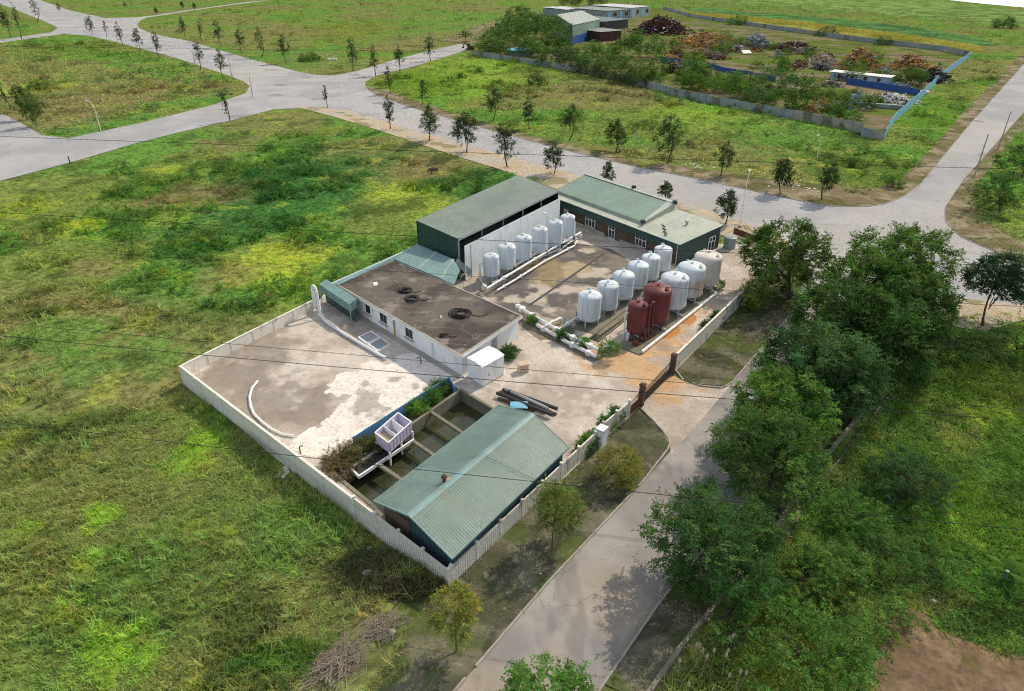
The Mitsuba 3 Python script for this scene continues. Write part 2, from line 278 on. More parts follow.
def bare_tex(p, n, uv):
    x, y = p.x, p.y
    x, y = x * .77 + y * .64 + 2.2 * N(x * .4, y * .4, 66.0), y * .77 - x * .64 + 2.2 * N(x * .4, y * .4, 67.0)
    d = F(x / 2.6, y / 2.6, 13.0, 4); e = F(x * 2.9, y * 2.9, 4.0, 4)
    c = MIX((.085, .088, .058), (.165, .16, .115), SS(.35, .65, d))
    c = MIX(c, (.035, .034, .028), SS(.55, .7, F(x / 2.1, y / 2.1, 91.0, 4)) * .6)
    c = MIX(c, (.085, .12, .035), SS(.5, .62, F(x / 3.3, y / 3.3, 71.0)) * .75)
    return MIX(c, (.24, .22, .19), SS(.72, .8, e) * .6) * (.7 + .5 * e)
def junk_tex(p, n, uv):
    x, y = p.x, p.y
    x, y = x * .77 + y * .64 + 2.2 * N(x * .4, y * .4, 66.0), y * .77 - x * .64 + 2.2 * N(x * .4, y * .4, 67.0)
    d = F(x / 11, y / 16, 3.0, 4); e = F(x / 2.2, y / 3.0, 4.0, 4)
    c = MIX((.20, .17, .115), (.12, .165, .04), SS(.36, .54, d))
    return MIX(c, (.09, .12, .035), SS(.55, .7, F(x / 6, y / 9, 77.0))) * (.65 + .6 * e)
dif('junk_soil', mikit.proc(junk_tex))
dif('bare_soil', mikit.proc(bare_tex))
def plough_tex(p, n, uv):
    x, y = p.x, p.y
    d = F(x / 1.4, y / 1.4, 3.0, 4); e = F(x * 3.5, y * 3.5, 4.0, 4)
    c = MIX((.17, .118, .078), (.235, .165, .11), SS(.3, .7, d)) * (.6 + .65 * e)
    return MIX(c, (.09, .10, .03), SS(.62, .72, F(x / 1.9, y / 1.9, 37.0)) * .6)
dif('ploughed', mikit.proc(plough_tex))

WHITE_SPOTS = [((-17.4, 52.4), 3.5, 2.8), ((-11.7, 62.2), 5.3, 4.5), ((-10.1, 67.2), 3.5, 2.3), ((-15.4, 64.3), 2.2, 3.0), ((-13.1, 57.5), 5.0, 6.9), ((-16.4, 53.7), 2.8, 3.3), ((-9.6, 63.3), 3.5, 3.7), ((-16.1, 62.2), 3.3, 3.6), ((-12.6, 65.0), 2.9, 2.6)]
GREY_SPOTS = [((-30.8, 63.7), 5.3, 5.0), ((-25.0, 59.3), 3.8, 4.5), ((-30.7, 70.0), 4.8, 4.8), ((-20.9, 57.5), 2.3, 3.6)]
SCAR_SPOTS = [((-15.4, 59.3), 1.4, 2.5), ((-10.5, 61.6), 0.7, 0.8), ((-13.0, 63.3), 0.9, 0.6)]
RUST_SPOTS = [((17.0, 62.0), 3.7, 2.4), ((16.6, 62.2), 2.2, 1.4), ((14.5, 65.4), 3.0, 2.0), ((13.1, 70.0), 2.6, 1.9), ((18.6, 75.0), 3.8, 3.8), ((24.1, 82.2), 2.2, 3.1), ((17.3, 71.2), 3.6, 3.0), ((11.9, 67.2), 4.6, 2.3), ((9.9, 70.0), 2.4, 1.4), ((15.4, 63.9), 2.9, 1.7)]
ORANGE_SPOTS = [((19.5, 74.8), 2.0, 1.9), ((21.9, 78.4), 1.6, 2.0)]
def yard_tex(p, n, uv):
    x, y = p.x, p.y
    d = F(x / 4, y / 4, 3.0, 4); e = F(x * 1.9, y * 1.9, 4.0, 4); wob = (F(x / 1.6, y / 1.6, 9.0, 4) - .5) * 1.3
    c = MIX((.42, .37, .32), (.57, .525, .47), SS(.3, .7, d))
    for ctr, a, b in GREY_SPOTS: c = MIX(c, (.265, .235, .20), ell(x, y, ctr, a, b, .1, wob * 1.3) * .8)
    w = mi.Float(0)
    for ctr, a, b in WHITE_SPOTS: w = dr.maximum(w, SS(.35, .5, ell(x, y, ctr, a, b, .1, wob * .8)))
    c = MIX(c, (.76, .72, .665), w)
    for ctr, a, b in SCAR_SPOTS: c = MIX(c, (.36, .32, .29), ell(x, y, ctr, a, b, .5, wob * 2.2) * .8)
    for ctr, a, b in RUST_SPOTS: c = MIX(c, (.53, .36, .20), ell(x, y, ctr, a, b, .6, wob * 1.4) * .9)
    for ctr, a, b in ORANGE_SPOTS: c = MIX(c, (.47, .22, .055), SS(.3, .6, ell(x, y, ctr, a, b, .85, wob)) * .9)
    c = MIX(c, (.30, .26, .22), SS(.60, .74, F(x / 2.6, y / 2.6, 51.0, 4)) * .55 * (1 - w * .7))
    sp = F(x * 5.5, y * 5.5, 6.0, 3); ln = mikit.voronoi(x / 3.6 + e * .3, y / 3.6 + d * .3)
    c = MIX(c, (.27, .24, .21), SS(.62, .74, sp) * .5 + SS(.02, .004, ln[1] - ln[0]) * .35)
    return c * (.84 + .3 * e)
dif('yard_concrete', mikit.proc(yard_tex))
def court_tex(p, n, uv):
    x, y = p.x, p.y
    d = F(x / 4.2, y / 4.2, 13.0, 4); e = F(x * 1.5, y * 1.5, 4.0, 4)
    c = MIX((.21, .19, .165), (.135, .125, .12), SS(.42, .58, d))
    c = MIX(c, (.47, .42, .36), SS(.53, .66, F(x / 3.1 + 5, y / 3.1, 7.0, 4)) * .9)
    c = MIX(c, (.36, .29, .15), SS(.52, .68, F(x / 5 + 9, y / 5, 17.0, 3)) * .6)
    return c * (.8 + .38 * e)
dif('court_concrete', mikit.proc(court_tex))
def wall_tex(p, n, uv):
    q = F(p.x * .8 + p.y * .8, p.z * .5, 3.0, 4); e = F(p.x * 2.3, p.y * 2.3, p.z * 2.0, 4)
    c = MIX((.80, .79, .72), (.70, .68, .61), SS(.3, .7, e))
    return MIX(c, (.25, .25, .20), SS(.56, .78, q + .10 * SS(.2, -1.1, p.z)) * .65) * (.88 + .2 * e)
dif('cream_wall', mikit.proc(wall_tex))
def pale_tex(p, n, uv):
    e = F(p.x * 1.3, p.y * 1.3, p.z * .5, 4)
    return MIX((.82, .85, .87), (.66, .69, .69), SS(.45, .75, e))
dif('pale_plaster', mikit.proc(pale_tex))
def roof_tex_for(a, b, c_, axis=None):
    def f(p, n, uv):
        e = F(p.x * .5, p.y * .5, p.z, 4); q = F(p.x * 2.5, p.y * 2.5, 7.0, 3)
        c = MIX(MIX(a, b, SS(.3, .7, e)), c_, SS(.6, .8, q) * .35)
        if axis is not None:                                   # sheets about a metre wide, each weathered a little differently, lap lines across
            u, v = p.x * axis[0] + p.y * axis[1], -p.x * axis[1] + p.y * axis[0]
            c = c * (.94 + .12 * mikit.cell_rand(dr.floor(u / 1.05), dr.floor(v / 4.6)))
            lap = dr.minimum(dr.abs(v / 4.6 - dr.round(v / 4.6)) * 4.6, dr.abs(u / 1.05 - dr.round(u / 1.05)) * 2.0)
            c = c * (1 - .12 * SS(.09, .03, lap))
            c = MIX(c, (.23, .17, .115), SS(.64, .8, F(u * 2.2, v * .22, 3.0, 4)) * .22)
        return c
    return mikit.proc(f)
AX, BX = (.58, .815), (.60, -.80)
mat('roof_teal', roof_tex_for((.135, .21, .185), (.165, .245, .215), (.10, .14, .12), AX), .45, .4)
mat('roof_grey_green', roof_tex_for((.165, .215, .185), (.195, .245, .21), (.145, .185, .16)), .5, .35)
mat('roof_light', roof_tex_for((.34, .385, .32), (.40, .44, .375), (.26, .29, .24), BX), .5, .35)
mat('roof_sage', roof_tex_for((.155, .24, .195), (.18, .27, .225), (.12, .18, .15), BX), .5, .35)
mat('roof_aqua', roof_tex_for((.16, .28, .28), (.19, .32, .32), (.12, .20, .20), AX), .45, .4)
mat('clad_green', roof_tex_for((.030, .075, .068), (.036, .088, .08), (.025, .055, .05)), .5, .4)
mat('clad_navy', roof_tex_for((.045, .085, .10), (.05, .095, .115), (.04, .07, .08)), .5, .4)
def slabroof_tex(p, n, uv):
    x, y = p.x, p.y
    d = F(x / 3, y / 3, 3.0, 4); e = F(x * 1.7, y * 1.7, 4.0, 4)
    c = MIX((.085, .078, .07), (.145, .13, .115), SS(.35, .65, d))
    cr = mikit.voronoi(x / 5 + e * .25, y / 5 + d * .25)
    c = MIX(c, (.30, .28, .25), SS(.025, .006, cr[1] - cr[0]) * .5)
    return MIX(c, (.27, .245, .215), SS(.62, .75, F(x / 1.9, y / 1.9, 21.0, 4)) * .7) * (.82 + .34 * e)
dif('slab_roof', mikit.proc(slabroof_tex))
def panel_tex(p, n, uv):
    e = F(p.x * .9, p.y * .9, p.z * .9, 4); q = F(p.x * 3, p.y * 3, p.z * .6, 3)
    return MIX(MIX((.70, .77, .80), (.78, .83, .85), SS(.3, .7, e)), (.48, .52, .53), SS(.58, .75, q) * .6)
mat('wall_panel', mikit.proc(panel_tex), .5, .3)
def tank_tex_for(rust, tan=False):
    def f(p, n, uv):
        e = F(p.x * .7, p.y * .7, p.z * .7, 3); q = F(p.x * 3.1, p.y * 3.1, p.z * .35, 4)
        c = MIX((.52, .61, .68), (.60, .68, .73), e) if not tan else MIX((.56, .53, .48), (.64, .63, .60), e)
        c = MIX(c, (.36, .36, .33), SS(.52, .72, q) * .5)
        c = MIX(c, (.33, .21, .12), SS(.60, .75, F(p.x * 4.2, p.y * 4.2, p.z * .22 + 4, 3)) * SS(2.6, 1.0, p.z) * .7)
        if rust:
            a = SS(.40, .66, F(p.x * .55 + 3, p.y * .55, p.z * .25, 4)) * SS(5.0, 3.9, p.z + e)
            c = MIX(c, (.42, .25, .12), a * .8 * SS(.3, .55, q + .1))
        return c
    return mikit.proc(f)
mat('tank_paint', tank_tex_for(False), .55, .35)
mat('tank_tan', tank_tex_for(True, True), .55, .35)
mat('tank_rusty', tank_tex_for(True), .55, .35)
def redtank_tex(p, n, uv):
    e = F(p.x * .9, p.y * .9, p.z * .6, 4)
    return MIX((.155, .036, .037), (.11, .028, .028), SS(.4, .7, e))
mat('tank_red', mikit.proc(redtank_tex), .45, .4)
mat('pipe_white', (.70, .72, .73), .4, .4)
mat('white_paint', (.78, .80, .82), .45, .4)
mat('steel_grey', (.36, .37, .38), .45, .5, .3)
mat('steel_dark', (.045, .047, .05), .6, .3)
mat('concrete_grey', roof_tex_for((.30, .285, .25), (.37, .35, .31), (.20, .19, .165)), .9, .1)
mat('concrete_mossy', roof_tex_for((.17, .165, .125), (.22, .21, .165), (.085, .095, .05)), .9, .1)
mat('brown_pillar', roof_tex_for((.10, .068, .06), (.13, .085, .075), (.06, .045, .04)), .8, .2)
mat('rust_steel', roof_tex_for((.13, .052, .038), (.17, .075, .05), (.08, .035, .028)), .8, .2)
mat('blue_sheet', roof_tex_for((.15, .36, .62), (.19, .40, .66), (.16, .28, .42)), .5, .4)
mat('blue_deep', roof_tex_for((.018, .075, .27), (.025, .09, .31), (.02, .05, .16)), .5, .4)
mat('faded_blue', roof_tex_for((.21, .27, .285), (.29, .335, .335), (.13, .17, .14)), .7, .2)
mat('sky_blue', roof_tex_for((.18, .44, .62), (.22, .48, .66), (.2, .38, .5)), .5, .3)
mat('lilac_panel', roof_tex_for((.46, .43, .58), (.52, .49, .63), (.36, .34, .44)), .5, .4)
mat('glass_dark', (.02, .03, .035), .08, .6)
mat('cable_black', (.012, .012, .013), .5, .3)
mat('wood_pale', roof_tex_for((.36, .30, .22), (.43, .36, .27), (.25, .2, .15)), .9, .1)
mat('scaffold_ochre', roof_tex_for((.36, .21, .075), (.45, .28, .11), (.25, .13, .06)), .7, .2)
mat('brown_bark', roof_tex_for((.085, .068, .05), (.12, .095, .07), (.06, .05, .04)), .9, .1)
mat('beige_block', (.52, .42, .31), .8, .2)
mat('orange_paint', (.50, .14, .035), .5, .4)
mat('maroon_heap', roof_tex_for((.07, .035, .035), (.10, .05, .045), (.05, .03, .03)), .9, .1)
mat('litter_white', (.72, .72, .70), .6, .3)
def pond_tex(p, n, uv):
    e = F(p.x * .6, p.y * .6, 2.0, 3)
    return MIX((.028, .036, .018), (.05, .055, .028), SS(.35, .65, e))
mat('pond_water', mikit.proc(pond_tex), .06, .5, bump=lambda p, n, uv: F(p.x * 1.5, p.y * 1.5, 1.0, 2) * .01)
scene['scrap_mix'] = {'type': 'twosided', 'bsdf': {'type': 'diffuse', 'reflectance': {'type': 'mesh_attribute', 'name': 'vertex_color'}}}
mat('dead_wood', roof_tex_for((.22, .195, .155), (.30, .265, .215), (.13, .115, .09)), .9, .1)
mat('river_water', (.62, .66, .68), .15, .6)
scene['leaf'] = {'type': 'principledthin', 'base_color': {'type': 'mesh_attribute', 'name': 'vertex_color'}, 'roughness': .55, 'spec_trans': 0.0, 'eta': 1.3, 'diff_trans': 0.8}
scene['blade'] = {'type': 'principledthin', 'base_color': {'type': 'mesh_attribute', 'name': 'vertex_color'}, 'roughness': .7, 'spec_trans': 0.0, 'eta': 1.25, 'diff_trans': 0.9}

# ---------------------------------------------------------------- ground
def ground_mesh(xs, ys, hole=None, z=0.0):
    X, Y = np.meshgrid(xs, ys)
    x, y = X.ravel(), Y.ravel()
    v = np.column_stack([x, y, height(x, y) + z])
    i, j = np.meshgrid(np.arange(len(ys) - 1), np.arange(len(xs) - 1), indexing='ij')
    a = i * len(xs) + j
    f = np.stack([a, a + 1, a + len(xs) + 1, a + len(xs)], -1).reshape(-1, 4)
    f = np.vstack([f[:, [0, 1, 2]], f[:, [0, 2, 3]]])
    if hole is not None:
        ins = shapely.contains_xy(hole, x, y)
        f = f[~ins[f].all(1)]
    return v, f
def grow(a, b, step0, k):
    out, s = [a], step0
    while out[-1] < b: out.append(out[-1] + s); s *= k
    return np.array(out)
xs = np.concatenate([-grow(76, 3000, 1.6, 1.06)[::-1], np.arange(-75, 75.1, .9), grow(76, 3000, 1.6, 1.06)])
ys = np.concatenate([-grow(0, 400, 8, 1.3)[::-1], np.arange(3, 135, .9), grow(135.5, 4000, 1.0, 1.035)])
solo('ground', ground_mesh(xs, ys, YARD.buffer(-.12)), 'ground_mat', 'weedy grassland of rough grass, bright green patches and dark thickets', kind='structure', smooth=True)

def flat(name, poly, z, m, label):
    return solo(name, MB().sheet(poly, z), m, label, kind='structure')
LANE_BOX = Polygon([(-60, -10), (9, 24), (60, 76.0), (34.5, 90), (-30, 20)])
lane = ROAD_OUT.intersection(Polygon([(42.31, 86.72), (36.47, 79.10), (24.19, 62.65), (11.45, 46.08), (2.83, 35.26), (-3.51, 26.60), (-6.26, 22.81), (2.81, 22.81), (5.88, 26.97), (10.67, 33.34), (18.70, 42.43), (28.10, 53.05), (45.11, 72.43), (48.52, 76.39)]))
flat('main_road', ROAD_OUT.difference(lane), .030, 'asphalt', 'wide pale dusty asphalt road with its junctions')
flat('lane', lane, .034, 'lane_asphalt', 'grey asphalt lane running past the compound gate')
# sandy shoulder between the green building and the main road
flat('junkyard_ground', JUNK, .024, 'junk_soil', 'weedy dirt ground of the junkyard')
for nm_, (pg_, z_, m_, lab_) in ZONES.items():
    flat(nm_, pg_, z_, m_, lab_)
flat('gate_apron', Polygon([G1, G2] + [(18.89, 63.06), (20.47, 61.84), (22.76, 61.44), (24.13, 62.44), (17.48, 53.54), (14.91, 50.12), (15.06, 51.33), (14.69, 54.36)]), .050, 'yard_concrete', 'pale concrete driveway apron outside the gate')
flat('drain_verge', Polygon([(5.88, 26.97), (10.67, 33.34), (18.70, 42.43), (28.10, 53.05), (45.11, 72.43), (49.49, 75.03), (44.58, 66.49), (39.18, 60.85), (31.34, 52.42), (24.94, 45.27), (19.64, 38.84), (14.69, 33.52), (11.00, 29.43), (8.00, 25.89)]), .020, 'bare_soil', 'bare shaded soil between the lane and the drain')
v, f = ground_mesh(np.arange(14, 36, .22), np.arange(14, 33, .22), None, .03)
SOIL = Polygon([(28.07, 33.52), (29.34, 33.88), (29.66, 31.15), (32.09, 30.04), (35.81, 28.10), (33.97, 22.24), (21.26, 22.24), (22.52, 26.49), (25.32, 30.20)]).buffer(.01)
ok = shapely.contains_xy(SOIL, v[:, 0], v[:, 1])
v[:, 2] += (meshkit.fbm(v * [1.6, 1.6, 0], 4, 5) - .3) * .28
solo('ploughed_soil', (v, f[ok[f].any(1)]), 'ploughed', 'patch of bare reddish ploughed soil', kind='structure', smooth=False)
# kerbs
def kerb(name, line, z, stones, label, w=.16):
    key = num(name); tag(key, label, kind='structure')
    L = LineString(line); n = int(L.length / 1.05); unit_d = None
    if not stones:
        mb = MB()
        for k in range(int(L.length / 2.5)):
            p, q = L.interpolate(k * 2.5), L.interpolate(k * 2.5 + 2.49)
            mb.beam((p.x, p.y, z), (q.x, q.y, z), w, .24)
        scene[key] = mikit.ply(mb.mesh(), 'concrete_grey'); return
    d = mikit.ply(MB().box((0, 0, 0), (1.03, w, .26)).mesh(), 'concrete_grey')
    for k in range(n):
        if rng.random() < .05: continue
        p, q = L.interpolate(k * 1.05), L.interpolate(k * 1.05 + 1.03)
        a = math.degrees(math.atan2(q.y - p.y, q.x - p.x))
        part(key, 'kerb_stone', d, None, to_world=T().translate([(p.x + q.x) / 2, (p.y + q.y) / 2, z + rng.uniform(-.02, .02)]).rotate([0, 0, 1], a + rng.uniform(-1.2, 1.2)))
kerb('lane_kerb', [(13.35, 57.66), (14.35, 55.20), (14.99, 53.38), (15.28, 52.42), (15.06, 51.33), (11.45, 46.08), (2.83, 35.26), (-3.51, 26.60), (-4.99, 24.61)], .03, True, 'row of concrete kerb stones along the fence side of the lane')
kerb('gate_kerb', [(18.56, 65.17), (18.91, 63.16), (20.50, 61.94), (22.79, 61.54), (24.19, 62.65), (36.47, 79.10), (41.33, 86.39)], .03, True, 'concrete kerb round the verge behind the gate wall')
kerb('drain_side_kerb', [(2.81, 22.81), (5.88, 26.97), (10.67, 33.34), (18.70, 42.43), (28.10, 53.05)], .03, True, 'concrete kerb on the tree side of the lane')
kerb('corner_kerb', [(160.43, 220.19), (96.51, 143.25), (81.89, 124.11), (77.49, 116.11), (75.74, 108.45), (77.28, 101.81), (78.58, 96.36)], .02, False, 'dark kerb round the corner on the right')
kerb('north_kerb', [(-54.71, 267.74), (-48.21, 252.05), (-35.01, 230.92), (-8.19, 196.29), (11.42, 171.89), (28.11, 153.94), (41.75, 142.48), (52.94, 131.08), (60.19, 125.02), (67.21, 124.72), (71.64, 126.26), (78.26, 131.74), (85.92, 140.21), (133.77, 203.24)], .02, False, 'long kerb on the far side of the main road')
# far strips: paddies, reeds and the river
def strip(name, pts, z, col, label, m=None):
    def f(p, n, uv):
        e = F(p.x / 9, p.y / 14, 3.0, 4); q = F(p.x / 2.5, p.y / 4, 8.0, 3)
        return MIX(C3(col) * .7, C3(col) * 1.25, SS(.3, .7, e)) * (.75 + .5 * q)
    if m is None:
        m = name + '_mat'; dif(m, mikit.proc(f))
    flat(name, Polygon(pts), z, m, label)
strip('weed_strip', [(179.58, 758.95), (238.20, 618.15), (260.01, 496.56), (273.11, 424.74), (248.14, 383.85), (244.06, 419.18), (220.07, 481.84), (185.24, 606.81), (165.07, 695.81)], .10, (.21, .215, .05), 'strip of yellow flowering weeds beyond the junkyard wall')
strip('paddy', [(190.41, 855.43), (225.07, 742.15), (264.40, 688.62), (299.33, 575.08), (300.21, 496.56), (281.77, 424.74), (269.72, 419.18), (260.01, 496.56), (238.20, 618.15), (177.62, 750.46)], .12, (.075, .175, .06), 'bright green paddy strip beyond the yellow weeds')
strip('reed_bed', [(236.43, 951.65), (303.91, 794.88), (352.68, 681.58), (382.15, 555.64), (394.03, 496.56), (514.11, 654.76), (527.07, 814.12), (553.42, 979.09), (448.14, 1182.80), (325.65, 1319.26)], .10, (.15, .24, .07), 'broad reed bed near the river')
flat('river', Polygon([(594.55, 1106.28), (563.95, 901.04), (559.58, 824.08), (556.51, 710.62)] + [(1200, 900), (2600, 1500), (2000, 2600), (700, 1500)]), .14, 'river_water', 'pale river in the far distance')

# ---------------------------------------------------------------- the yard slab with its sunk basin
BASIN = Polygon([(-5.50, 60.95), (-2.07, 57.47), (0.40, 54.36), (-9.53, 40.58), (-11.53, 43.15), (-15.32, 46.86), (-12.70, 50.87)])
BASIN = BASIN.intersection(YARD.buffer(-.75))
LOW = Polygon([(-6.94, 62.85), (-5.50, 60.95), (-12.70, 50.87), (-15.32, 46.86), (-17.25, 48.95), (-15.28, 51.95)])        # strip of soil and weeds between slab and basin
solo('yard_slab', MB().prism(YARD.difference(BASIN.buffer(.32)).difference(LOW), -3.2, .06), 'yard_concrete', 'stained pale concrete yard of the compound', kind='structure')
solo('basin_soil', MB().prism(LOW.difference(BASIN.buffer(.32)).intersection(YARD), -3.2, -.35), 'bare_soil', 'strip of dark soil between yard and basin', kind='structure')
bk = thing('settling_basin', 'sunk concrete water basin with green water beside the gabled roof', 'basin')
part(bk, 'rim', MB().prism(BASIN.buffer(.32, join_style='mitre').difference(BASIN).intersection(YARD.buffer(-.05)), -3.1, .16), 'concrete_mossy')
part(bk, 'water', MB().sheet(BASIN.buffer(.05), -1.25), 'pond_water', label='murky green water')
for p, q in ([(-8.26, 57.06), (-4.08, 52.73)], [(-9.56, 52.26), (-6.18, 48.95)], [(-12.46, 48.95), (-8.01, 44.89)]):
    part(bk, 'cross_beam', MB().beam(P3(p, -.05), P3(q, -.05), .34, .3), 'concrete_mossy')
flat('courtyard', Polygon([(-4.81, 87.06), (8.18, 106.78), (15.87, 102.90), (19.55, 95.81), (22.34, 89.12), (17.57, 83.78), (9.82, 75.03), (5.92, 72.94), (3.42, 72.17), (1.02, 76.11), (-2.72, 82.84)]), .064, 'court_concrete', 'dark mossy concrete court between the rows of tanks')
solo('court_gutter', MB().beam(P3((2.29, 81.91), .075), P3((14.64, 100.73), .075), .38, .03), 'steel_dark', 'dark drain groove across the courtyard', kind='structure')

# ---------------------------------------------------------------- boundary walls
def plain_wall(name, label, p, q, z0, z1, n, th=.16, m='cream_wall', posts=True):
    k = thing(name, label, 'boundary wall')
    d = unit(v2(q) - v2(p)); a = math.atan2(d[1], d[0]); L = np.linalg.norm(v2(q) - v2(p)) / n
    for i in range(n):
        c = along(p, q, (i + .5) / n)
        part(k, 'panel', MB().box((c[0], c[1], (z0 + z1) / 2), (L - .012, th, z1 - z0), a).box((c[0], c[1], z1 + .05), (L - .01, th + .09, .1), a), m)
    if posts:
        nv = np.array([-d[1], d[0]])
        for i in range(n + 1):
            c = along(p, q, i / n)
            part(k, 'post', MB().box((c[0], c[1], (z0 + z1) / 2 + .06), (.22, th + .13, z1 - z0 + .02), a), m)
    return k
def ribbed_fence(name, label, p, q, z0, z1, n, m='cream_wall', side=1):
    """precast fence: each bay is a low plinth and upright ribs, with posts between the bays"""
    k = thing(name, label, 'fence')
    d = unit(v2(q) - v2(p)); a = math.atan2(d[1], d[0]); L = np.linalg.norm(v2(q) - v2(p)) / n
    nv = np.array([d[1], -d[0]]) * side
    for i in range(n):
        c = along(p, q, (i + .5) / n)
        mb = MB().box((c[0], c[1], (z0 + z1) / 2), (L - .2, .07, z1 - z0), a).box((c[0] + nv[0] * .03, c[1] + nv[1] * .03, z0 + .2), (L - .22, .16, .4), a)
        mb.box((c[0], c[1], z1 + .03), (L - .2, .13, .07), a)
        nr = max(3, int(L / .27))
        for j in range(nr):
            e = c + d * ((j + .5) / nr - .5) * (L - .3)
            mb.box((e[0] + nv[0] * .055, e[1] + nv[1] * .055, (z0 + .4 + z1) / 2), (.12, .05, z1 - z0 - .44), a)
        part(k, 'panel', mb, m)
    for i in range(n + 1):
        c = along(p, q, i / n)
        part(k, 'post', MB().box((c[0], c[1], (z0 + z1) / 2 + .12), (.2, .22, z1 - z0 + .24), a).box((c[0], c[1], z1 + .27), (.26, .28, .06), a), m)
    return k
WS1 = along(W, S, .735)
plain_wall('boundary_wall', 'long stained cream wall in shade along the grass field', W, WS1, -1.3, 1.42, 7)
ribbed_fence('precast_fence', 'short ribbed cream fence below the gable of the gabled building', WS1, S, -.9, 1.5, 4, side=1)
plain_wall('boundary_wall', 'low cream wall at the upper left end of the concrete yard', W + (v2(NW) - v2(W)) * .012, NW, -1.3, 1.42, 6)
F1, F2, F3 = (7.86, 51.33), (8.71, 52.42), (11.78, 56.15)
ribbed_fence('precast_fence', 'long ribbed cream fence between the gabled building and the lane verge', S + A_DIR * .25, F1, -.5, 1.62, 7, side=1)
ribbed_fence('precast_fence', 'ribbed cream fence panels between the white gate cabinet and the brown side gate', F2, F3, -.1, 1.9, 2, side=1)
cab = thing('gate_cabinet', 'small white meter cabinet standing in the fence line beside the lane verge', 'cabinet')
cc = along(F1, F2, .45)
part(cab, 'body', MB().box((cc[0] + .25, cc[1] - .2, 1.0), (.85, .75, 2.0), math.atan2(A_DIR[1], A_DIR[0])), 'white_paint')
part(cab, 'lid', MB().box((cc[0] + .25, cc[1] - .2, 2.04), (.98, .88, .08), math.atan2(A_DIR[1], A_DIR[0])), 'white_paint')
plain_wall('boundary_wall', 'plain pale wall between gate and big round tree beside the weedy verge', (18.36, 65.28), E1, -.1, 2.02, 5, m='cream_wall', posts=False)
plain_wall('boundary_wall', 'end of the pale gate wall under the big round tree', E1, E2, -.1, 2.02, 4, posts=False)
# gate
for c, lab in ((G1, 'brown brick gate pillar on the near side of the gate'), (G2, 'brown brick gate pillar on the far side of the gate')):
    k = thing('gate_pillar', lab, 'gate pillar', 'gate pillars')
    a = math.atan2(A_DIR[1], A_DIR[0])
    part(k, 'shaft', MB().box((c[0], c[1], 1.3), (.5, .5, 2.6), a), 'brown_pillar')
    part(k, 'cap', MB().box((c[0], c[1], 2.66), (.62, .62, .1), a).box((c[0], c[1], 2.75), (.4, .4, .1), a), 'brown_pillar')
    for z in (.5, 1.0, 1.5, 2.0):
        part(k, 'band', MB().box((c[0], c[1], z), (.53, .53, .05), a), 'rust_steel')
def bar_gate(name, label, p, q, z0, z1, m, step, curve=0.0, solid=None):
    k = thing(name, label, 'gate')
    p, q = v2(p), v2(q); L = np.linalg.norm(q - p); d = (q - p) / L; n = int(L / step)
    top = lambda t: z1 + curve * (4 * (t - .5) ** 2 * -1 + 1) * 0 + curve * t
    for z in (z0 + .1, z0 + .75):
        part(k, 'rail', MB().beam(P3(p, z), P3(q, z), .05, .07), m)
    part(k, 'top_rail', MB().tube([P3(along(p, q, t), top(t)) for t in np.linspace(0, 1, 9)], .035, 6), m)
    bd = {}
    for i in range(n + 1):
        t = i / n; c = along(p, q, t)
        part(k, 'bar', MB().box((c[0], c[1], (z0 + top(t)) / 2), (.035, .035, top(t) - z0)), m)
    if solid:
        c = (p + q) / 2
        part(k, 'sheet', MB().box((c[0], c[1], z0 + .62), (L - .1, .02, 1.05), math.atan2(d[1], d[0])), m)
    return k
bar_gate('sliding_gate', 'dark steel bar gate across the driveway between the brown pillars', G1 + A_DIR * .36, G2 - A_DIR * .36, .12, 1.75, 'steel_dark', .19, .35, True)
bar_gate('side_gate', 'rust brown side gate between fence and near gate pillar', F3 + A_DIR * .12, G1 - A_DIR * .36, .1, 1.6, 'rust_steel', .2, .5, True)
bar_gate('back_gate', 'long rust red bar gate behind the big round tree at the road', E3, E2 + np.array([.8, .8]), .1, 1.9, 'rust_steel', .25, 0, True)
bar_gate('back_fence', 'rust red bar fence between green building and road', E4, E3, .1, 1.9, 'rust_steel', .25, 0, True)

# ---------------------------------------------------------------- ribbed sheet roofs
def ribbed(a, b, c, d, step=.5, h=.05, th=.05, w=.09, cross=False):
    """sheet roof with corners a (eave start), b (eave end), c (ridge end), d (ridge start); ribs run eave to ridge"""
    a, b, c, d = (np.asarray(t, float) for t in (a, b, c, d))
    nrm = np.cross(b - a, d - a); nrm /= np.linalg.norm(nrm)
    if nrm[2] < 0: nrm = -nrm
    mb = MB(); lo = [t - nrm * th for t in (a, b, c, d)]
    V = [a, b, c, d] + lo
    mb.add(V, [[0, 1, 2, 3], [7, 6, 5, 4], [0, 4, 5, 1], [1, 5, 6, 2], [2, 6, 7, 3], [3, 7, 4, 0]])
    n = max(2, int(np.linalg.norm(b - a) / step))
    e = unit(b - a)
    for i in range(n + 1):
        t = i / n; p = a + (b - a) * t; q = d + (c - d) * t
        o = [p - e * w / 2, p + e * w / 2, p + e * w / 5 + nrm * h, p - e * w / 5 + nrm * h, q - e * w / 2, q + e * w / 2, q + e * w / 5 + nrm * h, q - e * w / 5 + nrm * h]
        mb.add(o, [[1, 5, 6, 2], [2, 6, 7, 3], [3, 7, 4, 0], [0, 1, 2, 3], [5, 4, 7, 6]])
    return mb
